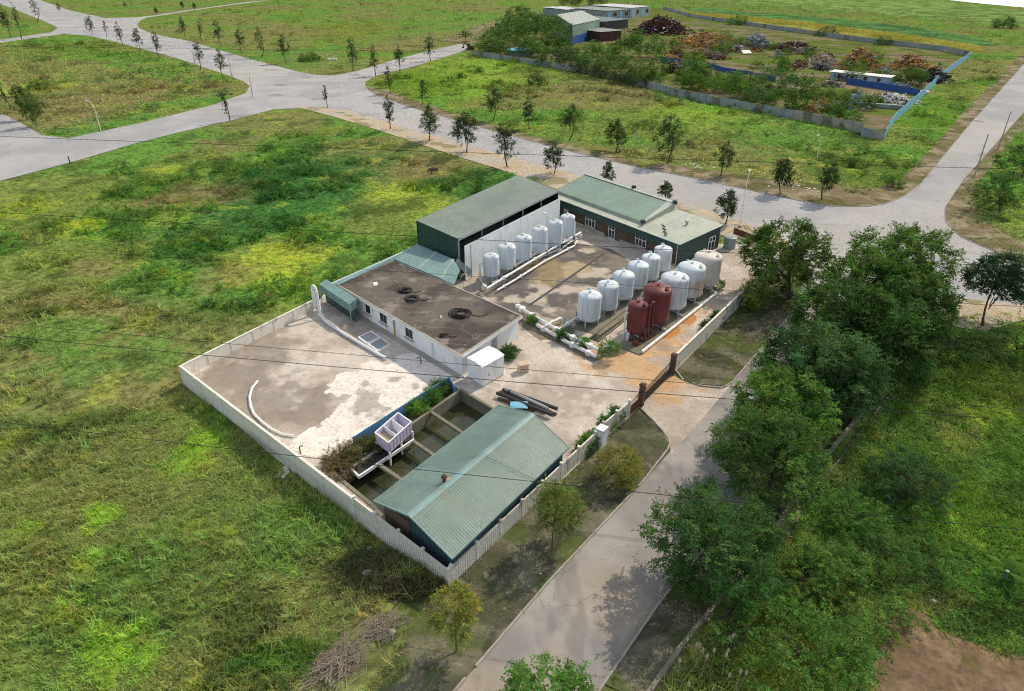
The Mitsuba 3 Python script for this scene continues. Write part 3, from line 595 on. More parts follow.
def clad(mb, p, q, z0, z1a, z1b, th=.08, step=.4, out=1):
    """upright sheet wall from p to q whose top runs from z1a to z1b, with ribs on the outside"""
    p, q = v2(p), v2(q); d = unit(q - p); n = np.array([d[1], -d[0]]) * out
    i = -n * th
    V = [P3(p, z0), P3(q, z0), P3(q, z1b), P3(p, z1a)]
    V += [t + [i[0], i[1], 0] for t in V]
    mb.add(V, [[0, 1, 2, 3], [7, 6, 5, 4], [0, 4, 5, 1], [1, 5, 6, 2], [2, 6, 7, 3], [3, 7, 4, 0]])
    L = np.linalg.norm(q - p); m = int(L / step)
    for j in range(m):
        t = (j + .5) / m; c = p + (q - p) * t; z1 = z1a + (z1b - z1a) * t
        mb.box((c[0] + n[0] * .015, c[1] + n[1] * .015, (z0 + z1) / 2), (.09, .05, z1 - z0 - .02), math.atan2(d[1], d[0]))
    return mb

# gabled building over the basin
def gabled():
    k = thing('gabled_building', 'long teal gabled shed with ridge along the lane, over the basin', 'building')
    eL0, eR0, eR1, eL1 = (P3(p, 2.8) for p in [(-11.03, 40.79), (-4.31, 34.79), (5.05, 47.73), (-1.32, 54.25)])
    r0, r1 = P3((-7.73, 37.93), 3.95), P3((1.92, 51.20), 3.95)
    part(k, 'left_roof_slope', ribbed(eL0, eL1, r1, r0, .24, .02, .05, .06), 'roof_teal', label='basin side roof slope')
    part(k, 'right_roof_slope', ribbed(eR1, eR0, r0, r1, .24, .02, .05, .06), 'roof_teal', label='lane side roof slope')
    d = unit(r1 - r0)
    cap = MB()
    for s, e0, e1 in ((1, eL0, eL1), (-1, eR0, eR1)):
        u0, u1 = unit(e0 - r0) * .34, unit(e1 - r1) * .34
        up = np.array([0, 0, .06])
        cap.quad(r0 - d * .05 + up, r1 + d * .05 + up, r1 + d * .05 + u1 + up * .9, r0 - d * .05 + u0 + up * .9)
    part(k, 'ridge_cap', cap, 'roof_aqua')
    for nm, a, b in (('eave_flashing', eL0, eL1), ('eave_flashing', eR0, eR1), ('verge_flashing', eL0, r0), ('verge_flashing', r0, eR0), ('verge_flashing', eL1, r1), ('verge_flashing', r1, eR1)):
        part(k, nm, MB().beam(a - [0, 0, .03], b - [0, 0, .03], .07, .16), 'roof_aqua')
    cen = (eL0 + eR0 + eR1 + eL1) / 4
    ins = lambda p, t=.07: p + (cen - p) * np.array([t, t, 0])
    iL0, iR0, iR1, iL1 = ins(eL0, .09), ins(eR0, .075), ins(eR1, .07), ins(eL1, .06)
    mb = MB()
    for a, r, b, o in ((iL0, r0, iR0, 1), (iR1, r1, iL1, 1)):
        rr = r + (cen - r) * np.array([.08, .08, 0])
        m0 = along(a, b, .5)[:2]
        part(k, 'gable_wall', clad(clad(MB(), along(a[:2], b[:2], .38), rr[:2], -.2, 3.25, 3.8), rr[:2], b[:2], -.2, 3.8, 2.72), 'clad_navy')
    part(k, 'side_wall', clad(MB(), iR0[:2], iR1[:2], -.2, 2.72, 2.72), 'clad_navy')
    for t in (.02, .2, .4, .6, .8, .98):
        p = along(iL0[:2], iL1[:2], t)
        part(k, 'column', MB().box((p[0], p[1], .7), (.22, .22, 4.0)), 'concrete_grey')
    p = along(iL0[:2], iR0[:2], .2)
    part(k, 'tie_wall', MB().beam(P3(iL0[:2], 1.3), P3(along(iL0[:2], iR0[:2], .38), 1.3), .15, 2.2), 'brown_bark')
    # small roof ventilator near the ridge
    c = along(r0[:2], r1[:2], .28) + unit(eL0[:2] - r0[:2]) * .55
    vt = part(k, 'ventilator', MB().lathe([(.0, .62), (.16, .6), (.24, .46), (.24, .36), (.15, .34), (.15, -.3)], (c[0], c[1], 3.85), 12), 'brown_pillar')
    part(k, 'ventilator_flashing', MB().box((c[0] + .3, c[1] + .1, 3.9), (.55, .3, .1), .6), 'wood_pale')
gabled()

# white house with the flat slab roof
def flat_house():
    k = thing('flat_roofed_house', 'low white house with dark stained flat roof and two cable coils on it', 'house')
    c = [v2(p) for p in [(-23.25, 82.02), (-5.54, 63.27), (1.27, 73.01), (-16.91, 90.85)]]
    poly = Polygon(c)
    part(k, 'roof', MB().prism(poly, 2.78, 2.98), 'slab_roof')
    ring = poly.buffer(.02, join_style='mitre').difference(poly.buffer(-.22, join_style='mitre'))
    part(k, 'parapet', MB().prism(ring, 2.72, 3.07), 'concrete_grey')
    inner = list(poly.buffer(-.42, join_style='mitre').exterior.coords)[:-1]
    part(k, 'wall', MB().prism(poly.buffer(-.42, join_style='mitre'), -.2, 2.78), 'pale_plaster')
    # fascia trim: pale edge on the long front side
    f0, f1, f2 = c[0], c[1], c[2]
    part(k, 'fascia', MB().beam(P3(f0 - B_DIR * 0, 2.86), P3(f1, 2.86), .10, .30).beam(P3(f1, 2.86), P3(f2, 2.86), .10, .30), 'pale_plaster')
    d = unit(f1 - f0); n = np.array([d[1], -d[0]])
    if np.dot(n, v2((-5.70, 64.10)) - v2((-3.92, 72.43))) < 0: n = -n
    base0 = f0 - n * .42; ang = math.atan2(d[1], d[0]); L = np.linalg.norm(f1 - f0)
    for t, w in ((.26, 1.0), (.395, 1.5), (.605, 1.5)):
        p = base0 + d * L * t
        wi = part(k, 'window', MB().box((p[0] + n[0] * .02, p[1] + n[1] * .02, 1.75), (w + .26, .10, 1.46), ang), 'white_paint')
        part(wi, 'sill', MB().box((p[0] + n[0] * .12, p[1] + n[1] * .12, .98), (w + .4, .28, .09), ang), 'concrete_grey')
        for s in (-1, 1):
            q = p + d * s * w * .25 + n * .075
            part(wi, 'pane', MB().box((q[0], q[1], 1.75), (w * .46, .025, 1.16), ang), 'glass_dark')
    for t in (.78,):
        p = base0 + d * L * t
        part(k, 'downpipe', MB().tube([P3(p + n * .06, 2.7), P3(p + n * .06, .05)], .05, 6), 'pipe_white')
    p = base0 + d * L * .485
    part(k, 'yellow_downpipe', MB().tube([P3(p + n * .12, 2.7), P3(p + n * .12, .05)], .08, 6), 'scaffold_ochre')
    part(k, 'plinth', MB().beam(P3(base0 + n * .3 + d * .4, .1), P3(base0 + n * .3 + d * (L - .3), .1), .8, .16), 'concrete_grey')
    d2 = unit(f2 - f1); n2 = np.array([d2[1], -d2[0]])
    if np.dot(n2, B_DIR) < 0: n2 = -n2
    b1 = f1 - n2 * .42
    p = b1 + d2 * 6.6
    part(k, 'door', MB().box((p[0], p[1], 1.05), (1.0, .12, 2.1), math.atan2(d2[1], d2[0])), 'steel_grey')
    return c
HOUSE = flat_house()
def coil(name, label, c, r, z, turns, seed):
    g_ = np.random.default_rng(seed); mb = MB()
    for i in range(turns):
        rr = r * g_.uniform(.55, 1.05); o = g_.normal(0, r * .13, 2); t = np.linspace(0, 2 * np.pi, 30) + g_.uniform(0, 6)
        e = g_.uniform(.75, 1.1)
        pts = np.stack([c[0] + o[0] + rr * np.cos(t), c[1] + o[1] + rr * e * np.sin(t), z + .05 + .05 * g_.uniform(0, 3) + .04 * np.sin(3 * t)], 1)
        mb.tube(pts, .05, 5, cap=False)
    t = np.linspace(0, 1, 14)
    mb.tube(np.stack([c[0] + r * .8 + 1.6 * r * t, c[1] - r * .5 * np.sin(t * 3), z + .06 + 0 * t], 1), .04, 5)
    solo(name, mb, 'cable_black', label, 'cable coil', 'cable coils on the roof', smooth=True)
coil('cable_coil', 'messy black cable coil nearer the middle of the flat roof', (-13.96, 80.22), .85, 2.98, 11, 1)
coil('cable_coil', 'black cable loops beside the far coil on the flat roof', (-12.73, 77.79), .9, 2.98, 8, 4)
coil('cable_coil', 'large black cable coil near the right end of the flat roof', (-6.21, 73.55), 1.35, 2.98, 16, 2)
coil('cable_coil', 'thin small cable loop near the front edge of the flat roof', (-7.79, 67.94), .62, 2.98, 4, 3)
p = (-18.20, 82.44); solo('roof_board', MB().box((p[0], p[1], 3.02), (.55, 1.1, .07), .2), 'white_paint', 'small white board lying on the flat roof', 'board')
p = (-8.55, 72.48); solo('roof_cap', MB().lathe([(0, .3), (.12, .28), (.14, 0)], (p[0], p[1], 2.98), 10), 'white_paint', 'tiny white vent cap on the flat roof between the cable coils', 'vent')

# aqua lean-to roofs between house and tall shed
lt = thing('lean_to', 'aqua sheet lean-to roof between the flat roofed house and the tall shed', 'lean-to')
q = [P3((-16.91, 90.74), 3.2), P3((-14.12, 94.64), 4.0), P3((-7.69, 88.03), 4.0), P3((-6.49, 82.97), 3.2), P3((-7.68, 81.83), 3.2)]
m1, m2, m3, m4 = q[0] + (q[4] - q[0]) * .42, q[1] + (q[2] - q[1]) * .5, q[0] + (q[4] - q[0]) * .8, q[1] + (q[2] - q[1]) * .92
part(lt, 'roof_sheet', ribbed(q[0], m1, m2, q[1], .5), 'roof_aqua')
part(lt, 'roof_sheet', ribbed(m1 + [0, 0, .03], m3 + [0, 0, .03], m4 + [0, 0, .03], m2 + [0, 0, .03], .5), 'roof_aqua')
part(lt, 'roof_sheet', ribbed(m3, q[4], q[3] + (q[2] - q[3]) * .55, m4, .5), 'roof_aqua')
for a, b in ((m1, m2), (m3, m4)):
    part(lt, 'flashing', MB().beam(a + [0, 0, .07], b + [0, 0, .07], .22, .06), 'roof_light')
s1, s2 = P3((-24.04, 82.15), 3.2), P3((-14.40, 94.70), 3.6)
part(lt, 'side_roof', ribbed(P3((-23.05, 81.85), 3.12), s1, s2, q[0] + [0, 0, -.04], .5), 'roof_aqua')
part(lt, 'gutter', MB().beam(s1 - [0, 0, .05], s2 - [0, 0, .05], .2, .16), 'white_paint')
part(lt, 'outer_wall', MB().beam(P3(s1[:2] + B_DIR * .3, 1.2), P3(s2[:2] + B_DIR * .3, 1.2), .14, 3.7), 'pale_plaster')
for p in (q[4], q[3]):
    part(lt, 'column', MB().box((p[0], p[1], 1.5), (.15, .15, 3.1)), 'steel_grey')

# teal awning box at the left end of the house
aw = thing('awning_box', 'teal metal awning box at the left end of the flat roofed house', 'awning')
a0, a1, a2, a3 = (v2(p) for p in [(-25.70, 82.44), (-24.99, 83.58), (-19.36, 77.97), (-20.43, 76.39)])
a2 = a3 + (a1 - a0)
part(aw, 'top', ribbed(P3(a0, 2.95), P3(a3, 2.95), P3(a2, 3.2), P3(a1, 3.2), .45), 'roof_aqua')
part(aw, 'front_apron', clad(MB(), a0, a3, 1.9, 2.9, 2.9, out=1), 'roof_aqua')
part(aw, 'end_apron', clad(MB(), a3, a2, 1.9, 2.9, 3.15, out=1), 'roof_aqua')
part(aw, 'end_apron', clad(MB(), a0, a1, 1.9, 2.9, 3.15, out=-1), 'roof_aqua')
bk0, bk3 = a0 + (a1 - a0) * .6, a3 + (a2 - a3) * .6
part(aw, 'back_sheet', MB().beam(P3(bk0, 1.0), P3(bk3, 1.0), .06, 2.0), 'clad_green')
for p in (a0, a3):
    part(aw, 'post', MB().box((p[0], p[1], 1.45), (.09, .09, 2.9)), 'steel_grey')

# tall grey-green shed
def tall_shed():
    k = thing('tall_shed', 'tall shed with grey-green single slope roof and pale panel wall behind six tanks', 'shed')
    zf, zb = 6.5, 7.1
    fL, fR = P3((-7.48, 90.02), zf), P3((7.94, 113.37), zf)
    bL, bR = P3((-14.20, 96.26), zb), P3((1.01, 121.08), zb)
    part(k, 'roof', ribbed(fL, fR, bR, bL, .45, .018, .06, .05), 'roof_grey_green')
    part(k, 'eave_beam', MB().beam(fL - [0, 0, .16], fR - [0, 0, .16], .12, .22), 'steel_grey')
    part(k, 'end_wall', clad(MB(), bL[:2] + A_DIR * .15, fL[:2] + A_DIR * .15, -.8, zb - .1, zf - .1, out=1), 'clad_green')
    part(k, 'far_end_wall', clad(MB(), fR[:2] - A_DIR * .15, bR[:2] - A_DIR * .15, -.8, zf - .1, zb - .1, out=1), 'clad_green')
    part(k, 'back_wall', clad(MB(), bR[:2], bL[:2], -.8, zb - .1, zb - .1, out=1), 'clad_green')
    # front: pale sheet panels below an open dark strip
    off = np.array([A_DIR[1], -A_DIR[0]]) * .45
    p0, p1 = fL[:2] + off + A_DIR * .6, fR[:2] + off - A_DIR * .1
    d = unit(p1 - p0); L = np.linalg.norm(p1 - p0); n = 13; ang = math.atan2(d[1], d[0])
    for i in range(n):
        for j, (za, zb_) in enumerate(((0.05, 2.72), (2.74, 5.35))):
            c = along(p0, p1, (i + .5) / n) + np.array([d[1], -d[0]]) * .01 * ((i * 7 + j * 3) % 3)
            part(k, 'panel', MB().box((c[0], c[1], (za + zb_) / 2), (L / n - .03, .08, zb_ - za), ang), 'wall_panel')
    for i in range(6):
        c = along(fL[:2], fR[:2], i / 5) - off * .2
        part(k, 'column', MB().box((c[0], c[1], 3.2), (.14, .14, 6.4), ang), 'steel_grey')
    q0 = fL[:2] + off + A_DIR * -.05
    part(k, 'corner_sheet', MB().beam(P3(q0, 1.9), P3(p0, 2.6), .06, 4.2), 'faded_blue')
    inner = p0 + (bL[:2] - fL[:2]) * .95
    part(k, 'floor', MB().prism([p0, p1, p1 + (bR[:2] - fR[:2]) * .9, inner], .06, .1), 'concrete_grey')
tall_shed()

# long green building along the road
def long_building():
    k = thing('long_green_building', 'long dark green building with pale sheet roof along the main road', 'building')
    eL, eR, bR = (v2(p) for p in [(6.72, 120.19), (25.07, 95.32), (33.77, 103.15)])
    back = bR + (eL - eR) * 1.06
    ze, zb = 3.6, 4.0
    ridge_l, ridge_r = along(eL, back, .55), along(eR, bR, .55)
    part(k, 'roof', ribbed(P3(eL, ze), P3(eR, ze), P3(bR, zb), P3(back, zb), .55, .018, .05, .05), 'roof_light')
    part(k, 'eave_trim', MB().beam(P3(eL, ze - .1), P3(eR, ze - .1), .08, .2).beam(P3(eR, ze - .1), P3(bR, zb - .1), .08, .2), 'clad_green')
    c = (eL + eR + bR + back) / 4; ins = lambda p: p + (c - p) * .025
    il, ir, ib, ibl = ins(eL), ins(eR), ins(bR), ins(back)
    d = unit(ir - il); nrm = np.array([d[1], -d[0]])
    if nrm[1] > 0: nrm = -nrm
    part(k, 'front_upper_wall', clad(MB(), il, ir, 2.35, ze - .08, ze - .08, out=1 if np.dot([d[1], -d[0]], nrm) > 0 else -1), 'clad_green')
    iw0, iw1 = il - nrm * .5, ir - nrm * .5
    part(k, 'front_lower_wall', MB().beam(P3(iw0, 1.2), P3(iw1, 1.2), .15, 2.5), 'brown_bark', label='dull brown lower wall set back under the green cladding')
    part(k, 'end_wall', clad(MB(), ir, ib, -.1, ze - .1, zb - .1, out=1), 'clad_green')
    part(k, 'back_wall', clad(MB(), ib, ibl, -.1, zb - .1, zb - .1, out=1), 'clad_green')
    # raised monitor roof on the left two thirds
    r0, r1 = along(eL, eR, .0) + (back - eL) * .17, along(eL, eR, .715) + (back - eL) * .17
    r2, r3 = along(back, bR, .69) - (back - eL) * .02, back - (back - eL) * .02
    part(k, 'monitor_roof', ribbed(P3(r0, 4.15), P3(r1, 4.15), P3(r2, 5.05), P3(r3, 5.05), .55, .018, .05, .05), 'roof_sage')
    w = MB(); clad(w, r0, r1, 3.55, 4.1, 4.1); clad(w, r1, r2, 3.55, 4.1, 5.0)
    part(k, 'monitor_wall', w, 'roof_light')
    part(k, 'end_flashing', MB().quad(P3(r1, 4.24), P3(r2, 5.12), P3(r2 + d * -1.6, 5.12), P3(r1 + d * -.25, 4.24)).beam(P3(r1, 4.2), P3(r2, 5.08), .16, .12), 'roof_light')
    part(k, 'ridge_flashing', MB().beam(P3(r3, 5.12), P3(r2, 5.12), .9, .08), 'roof_light')
    part(k, 'ridge_parapet', MB().beam(P3(r3 - nrm * .5, 4.9), P3(r2 - nrm * .5, 4.9), .12, .6), 'steel_grey')
    for p, z in ((r1 + nrm * .25, 4.15), (r2 + nrm * .2, 5.1), (along(r3, r2, .55) - nrm * .4, 5.2)):
        part(k, 'outlet_box', MB().box((p[0], p[1], z + .15), (.55, .55, .55), .6), 'steel_dark')
    p = along(along(eL, eR, .88), along(back, bR, .86), .62)
    part(k, 'roof_vent', MB().lathe([(0, .7), (.3, .6), (.34, .4), (.2, .36), (.2, -.2)], (p[0], p[1], 3.95), 12), 'steel_grey')
    for i in range(7):
        p = along(along(eL, eR, .785 + .016 * i), along(back, bR, .78 + .016 * i), .36 - .045 * i + .02 * (i % 2))
        part(k, 'roof_patch', MB().box((p[0], p[1], 3.79 ), (.5, .18, .1), -.9), 'steel_dark')
    # windows and doors on the court side, door on the end wall
    def frame_unit(nm, c, ang, w, z0, z1, nx, m='white_paint'):
        cx, cy = c; ca, sa = math.cos(ang), math.sin(ang)
        mb = MB()
        for i in range(nx + 1):
            o = (i / nx - .5) * w
            mb.box((cx + ca * o, cy + sa * o, (z0 + z1) / 2), (.1, .09, z1 - z0), ang)
        for z in (z0, z1, z0 + (z1 - z0) * .68):
            mb.box((cx, cy, z), (w + .09, .085, .1), ang)
        u_ = part(k, nm, mb, m)
        for i in range(nx):
            o = ((i + .5) / nx - .5) * w
            part(u_, 'pane', MB().box((cx + ca * o, cy + sa * o, (z0 + z1) / 2), (w / nx - .1, .03, z1 - z0), ang), 'glass_dark')
    a = math.atan2(d[1], d[0])
    for t, w, z0, z1, nx, nm in ((.13, 1.0, 1.0, 2.3, 2, 'window'), (.345, 2.3, .7, 2.35, 3, 'window'), (.52, 1.35, .1, 2.3, 2, 'door'), (.74, 2.2, .7, 2.35, 3, 'window')):
        frame_unit(nm, along(iw0, iw1, t) + nrm * .14, a, w, z0, z1, nx)
    part(k, 'ledge', MB().beam(P3(along(il, ir, .2), .35), P3(along(il, ir, .48), .35), .35, .6).beam(P3(along(il, ir, .6), .35), P3(along(il, ir, .95), .35), .35, .6), 'concrete_grey')
    d2 = unit(ib - ir); n2 = np.array([d2[1], -d2[0]])
    frame_unit('door', along(ir, ib, .80) + n2 * .12, math.atan2(d2[1], d2[0]), 1.7, .1, 2.5, 2)
    part(k, 'downpipe', MB().tube([P3(ir + nrm * .2 + d * .1, 3.5), P3(ir + nrm * .2 + d * .1, .1)], .08, 6), 'steel_grey')
    return ib
LB = long_building()
sp = LB + np.array([1.6, .3])
wt = thing('steel_tank', 'grey upright steel sheet bin at the far end of the green building', 'tank')
part(wt, 'shell', MB().lathe([(0, 2.0), (.9, 1.95), (.95, 1.85), (.95, 0), (0, 0)], (sp[0] + .2, sp[1] - .4, .06), 20), 'faded_blue', smooth=40)
part(wt, 'rim', MB().lathe([(.94, 1.78), (1.0, 1.8), (1.0, 1.9), (.94, 1.92)], (sp[0] + .2, sp[1] - .4, .06), 20), 'steel_grey')

# white cabinet beside the house
wb = thing('white_cabinet', 'tall white box cabinet standing at the right corner of the flat roofed house', 'cabinet')
c0, c1, c2 = v2((-3.13, 61.76)), v2((-4.90, 63.72)), v2((-0.90, 64.31))
c3 = c1 + c2 - c0
part(wb, 'body', MB().prism([c0, c1, c3, c2], .14, 2.6), 'white_paint')
cen = (c0 + c3) / 2; gl = lambda p: cen + (p - cen) * 1.05
mb = MB(); apex = P3((gl(c0) + gl(c1)) / 2, 2.78), P3((gl(c2) + gl(c3)) / 2, 2.78)
a_, b_, c_, d_ = (P3(gl(p), 2.6) for p in (c0, c1, c3, c2))
mb.add([a_, b_, c_, d_, apex[0], apex[1]], [[0, 3, 5], [0, 5, 4], [4, 5, 2], [4, 2, 1], [0, 4, 1], [3, 2, 5], [0, 1, 2], [0, 2, 3]])
part(wb, 'lid', mb, 'white_paint')
dd_ = unit(c2 - c0); nn_ = np.array([dd_[1], -dd_[0]]); mm_ = (c0 + c2) / 2
part(wb, 'door', MB().box((mm_[0] + nn_[0] * .015, mm_[1] + nn_[1] * .015, 1.3), (np.linalg.norm(c2 - c0) * .84, .05, 2.1), math.atan2(dd_[1], dd_[0])), 'pale_plaster')
part(wb + '__door', 'handle', MB().box((mm_[0] + nn_[0] * .06 - dd_[0] * .8, mm_[1] + nn_[1] * .06 - dd_[1] * .8, 1.25), (.06, .06, .3), math.atan2(dd_[1], dd_[0])), 'steel_dark')
part(wb, 'base', MB().prism([cen + (p - cen) * .97 for p in (c0, c1, c3, c2)], .06, .14), 'concrete_grey')

# ---------------------------------------------------------------- tanks
def tank(label, x, y, R, zt, m, group, yaw=0.0, leg=.75, manway=True, pipe=True, n=28):
    k = thing('pressure_tank', label, 'tank', group)
    z0, dome, dish = leg + .06, R * .34, R * .22
    zc = zt - dome - .06
    prof = [(0, z0 - dish * .2)] + [(R * math.sin(t), z0 + dish * (1 - math.cos(t)) - dish * .2) for t in np.linspace(.2, math.pi / 2, 6)]
    prof += [(R, z0 + dish + .1 + (zc - z0 - dish - .1) * t) for t in np.linspace(0, 1, 4)]
    prof += [(R * math.cos(t), zc + dome * math.sin(t)) for t in np.linspace(.12, math.pi / 2 - .06, 8)] + [(0, zc + dome)]
    part(k, 'shell', MB().lathe(prof, (x, y, 0), n), m, smooth=50)
    for zz in ((zc - .02), z0 + dish + .14):
        part(k, 'weld_band', MB().lathe([(R * 1.0, zz - .05), (R + .018, zz - .04), (R + .018, zz + .04), (R * 1.0, zz + .05)], (x, y, 0), n), m)
    for i in range(4):
        a = yaw + math.pi / 4 + i * math.pi / 2
        px, py = x + R * .86 * math.cos(a), y + R * .86 * math.sin(a)
        part(k, 'leg', MB().box((px, py, (z0 + dish + .15) / 2 + .03), (.2, .13, z0 + dish + .15), a).box((px, py, .1), (.34, .34, .06), a), m)
    part(k, 'top_flange', MB().lathe([(0, .2), (.2, .2), (.2, .13), (.1, .12), (.1, -.08)], (x, y, zc + dome), 12), m)
    if manway:
        a = yaw - 0.35
        c = np.array([x + R * .66 * math.cos(a), y + R * .66 * math.sin(a), zc + dome * .62]); dd = unit([math.cos(a) * .7, math.sin(a) * .7, .72])
        part(k, 'manway', MB().tube([c, c + dd * .24], .22, 12).tube([c + dd * .2, c + dd * .27], .29, 12), m, label='round manhole on the shoulder')
        c = np.array([x + R * .6 * math.cos(a + 2.6), y + R * .6 * math.sin(a + 2.6), zc + dome * .6]); dd = unit([math.cos(a + 2.6) * .6, math.sin(a + 2.6) * .6, .8])
        part(k, 'nozzle', MB().tube([c, c + dd * .3], .11, 8).tube([c + dd * .25, c + dd * .32], .17, 8), m)
    if pipe:
        a = yaw
        q = [(R - .02, zc - .55), (R + .22, zc - .55), (R + .32, zc - .66), (R + .32, 1.35)]
        part(k, 'side_pipe', MB().tube([(x + r * math.cos(a), y + r * math.sin(a), z) for r, z in q], .085, 8), 'pipe_white', smooth=40)
    return k
ORD = ['nearest', 'second', 'third', 'fourth', 'fifth', 'sixth', 'seventh']
YAW_B = math.atan2(B_DIR[1], B_DIR[0])
L_T = [(-3.0, 90.2, 1.14, 4.25), (-.8, 93.2, 1.34, 4.65), (1.7, 96.6, 1.26, 4.75), (4.3, 99.7, 1.22, 4.95), (6.8, 102.4, 1.2, 5.1), (9.1, 106.2, 1.2, 4.75)]
for i, (x, y, r, z) in enumerate(L_T):
    tank('%s pale tank in the row against the shed panel wall, counted from the house' % ('leftmost small' if i == 0 else ORD[i]), x, y, r, z, 'tank_paint', 'tanks against the shed wall', YAW_B)
    # its white feed drum behind
    if 1 <= i <= 4:
        px, py = x - 1.0, y + 1.0
        kk = thing('feed_pipe', 'white feed pipe behind the %s tank of the shed row' % ORD[i], 'pipe', 'feed pipes behind the shed row tanks')
        part(kk, 'riser', MB().tube([(px, py, .1), (px, py, z - .3), (px + .25, py - .25, z - .05), (x - .1, y + .1, z - .02)], .1, 8), 'pipe_white', smooth=40)
        part(kk, 'valve', MB().lathe([(.0, .25), (.2, .25), (.2, -.25), (0, -.25)], (px, py, z - .75), 10), 'steel_grey')
M_T = [(9.75, 76.6, 1.46, 4.6), (12.4, 79.75, 1.42, 4.6), (14.9, 83.0, 1.42, 4.62), (17.4, 86.4, 1.42, 4.6), (19.7, 89.4, 1.32, 4.5), (22.1, 92.7, 1.3, 4.45)]
for i, (x, y, r, z) in enumerate(M_T):
    tank('%s pale tank in the middle row beside the mossy court' % ORD[i], x, y, r, z, 'tank_paint', 'tanks in the middle row', YAW_B + 2.6, pipe=True)
R_T = [(15.15, 72.9, 1.18, 5.05, 'tank_red'), (18.0, 75.9, 1.74, 5.85, 'tank_red'), (20.95, 79.8, 1.8, 5.7, 'tank_paint'), (23.95, 83.4, 1.85, 5.68, 'tank_rusty'), (27.1, 87.1, 1.88, 5.75, 'tank_tan')]
for (x, y, r, z, m), lab in zip(R_T, ('small dark red tank at the near end of the right row', 'large dark red tank behind the small red one', 'clean pale tank beside the large red tank', 'pale tank with a rust stained side in the right row', 'large beige tank streaked with rust at the far end of the right row')):
    tank(lab, x, y, r, z, m, None, -.4, leg=1.0, pipe=False, n=34)
    kx = [k_ for k_ in labels if k_.startswith('pressure_tank')][-1]
    for aa, zz in ((2.5, 1.0), (3.4, .9)):
        part(kx, 'feed_pipe', MB().tube([(x + (r + .02) * math.cos(aa), y + (r + .02) * math.sin(aa), z * .72), (x + (r + .3) * math.cos(aa), y + (r + .3) * math.sin(aa), z * .72), (x + (r + .38) * math.cos(aa), y + (r + .38) * math.sin(aa), z * .66), (x + (r + .38) * math.cos(aa), y + (r + .38) * math.sin(aa), .3)], .1, 8), 'pipe_white', smooth=40)
    part(kx, 'bottom_pipe', MB().tube([(x, y, .9), (x, y, .45), (x + r * .7, y - r * .9, .4)], .11, 8), 'pipe_white', smooth=40)
# red pipe frame in front of the small red tank
rf = thing('red_pipe_frame', 'dark red upright pipes with valves standing beside the small red tank', 'pipework')
for (dx, dy, h) in ((1.35, -.55, 4.6), (1.9, .05, 4.9), (.85, -1.25, 1.9)):
    part(rf, 'riser', MB().tube([(15.15 + dx, 72.9 + dy, .1), (15.15 + dx, 72.9 + dy, h)], .13, 8), 'tank_red', smooth=40)
    part(rf, 'valve', MB().tube([(15.15 + dx, 72.9 + dy, h * .35), (15.15 + dx, 72.9 + dy, h * .35 + .4)], .22, 8), 'tank_red')
part(rf, 'top_elbow', MB().tube([(16.5, 72.35, 4.55), (16.75, 72.75, 4.95), (17.05, 72.95, 4.85)], .13, 8), 'tank_red', smooth=40)
part(rf, 'cross_pipe', MB().tube([(13.95, 72.5, 2.9), (15.2, 71.75, 2.75), (16.5, 72.35, 2.6)], .06, 6), 'tank_red')
part(rf, 'base_pipe', MB().tube([(14.2, 71.8, .45), (16.0, 71.6, .45), (17.6, 73.3, .45)], .15, 8), 'tank_red', smooth=40)
part(rf, 'pump', MB().lathe([(0, .7), (.35, .65), (.42, .3), (.3, .05), (0, .05)], (14.9, 70.9, .06), 12), 'rust_steel')
part(rf, 'grating', MB().box((15.3, 71.2, .12), (3.0, 1.5, .1), .7), 'steel_grey')
part(rf, 'white_stub', MB().tube([(14.05, 72.0, .1), (14.05, 72.0, 1.2)], .2, 10), 'pipe_white')
# ladders
def ladder(label, p, q, w=.45):
    k = thing('ladder', label, 'ladder', 'ladders on the tanks')
    p, q = np.asarray(p, float), np.asarray(q, float)
    s = np.cross(q - p, [0, 0, 1]); s = unit(s) * w / 2
    for o in (-1, 1): part(k, 'rail', MB().tube([p + s * o, q + s * o], .035, 5), 'steel_grey')
    n = int(np.linalg.norm(q - p) / .33)
    for i in range(1, n):
        c = p + (q - p) * i / n
        part(k, 'rung', MB().tube([c - s, c + s], .025, 4), 'steel_grey')
ladder('steel ladder leaning between the nearest and second middle row tanks', (11.75, 77.0, .1), (11.5, 78.6, 4.1))
ladder('steel ladder leaning on the fourth middle row tank', (18.4, 84.8, .1), (18.1, 85.4, 4.0))
# pipes along the shed row
def pipe(name, label, pts, r, m='pipe_white', posts=None, group=None):
    k = thing(name, label, 'pipe', group)
    part(k, 'run', MB().tube(pts, r, 10), m, smooth=50)
    p = np.asarray(pts, float)
    if posts:
        for i in range(posts):
            t = (i + .5) / posts * (len(p) - 1); a = int(t); c = p[a] + (p[min(a + 1, len(p) - 1)] - p[a]) * (t - a)
            part(k, 'support', MB().box((c[0], c[1], c[2] / 2), (.12, .12, max(.1, c[2] - r * .5))), 'steel_grey')
            part(k, 'collar', MB().box((c[0], c[1], c[2]), (r * 2.4, r * 2.4, r * 2.3), YAW_B), m)
    return k
pipe('long_pipe', 'upper white pipe on supports along the shed row of tanks', [P3((-4.09, 86.72), .2), P3((-4.02, 86.72), 1.0)] + [P3(t, 1.1) for t in [(-3.46, 85.16), (1.18, 92.41), (5.96, 99.64), (11.47, 107.61)]] + [P3((11.51, 107.37), .15)], .17, posts=6)
pipe('long_pipe', 'lower white pipe nearest the court along the shed row of tanks', [P3(t, .45) for t in [(-2.09, 85.91), (0.43, 89.52), (5.07, 96.71), (10.03, 103.07), (10.71, 105.35)]], .16, posts=5)
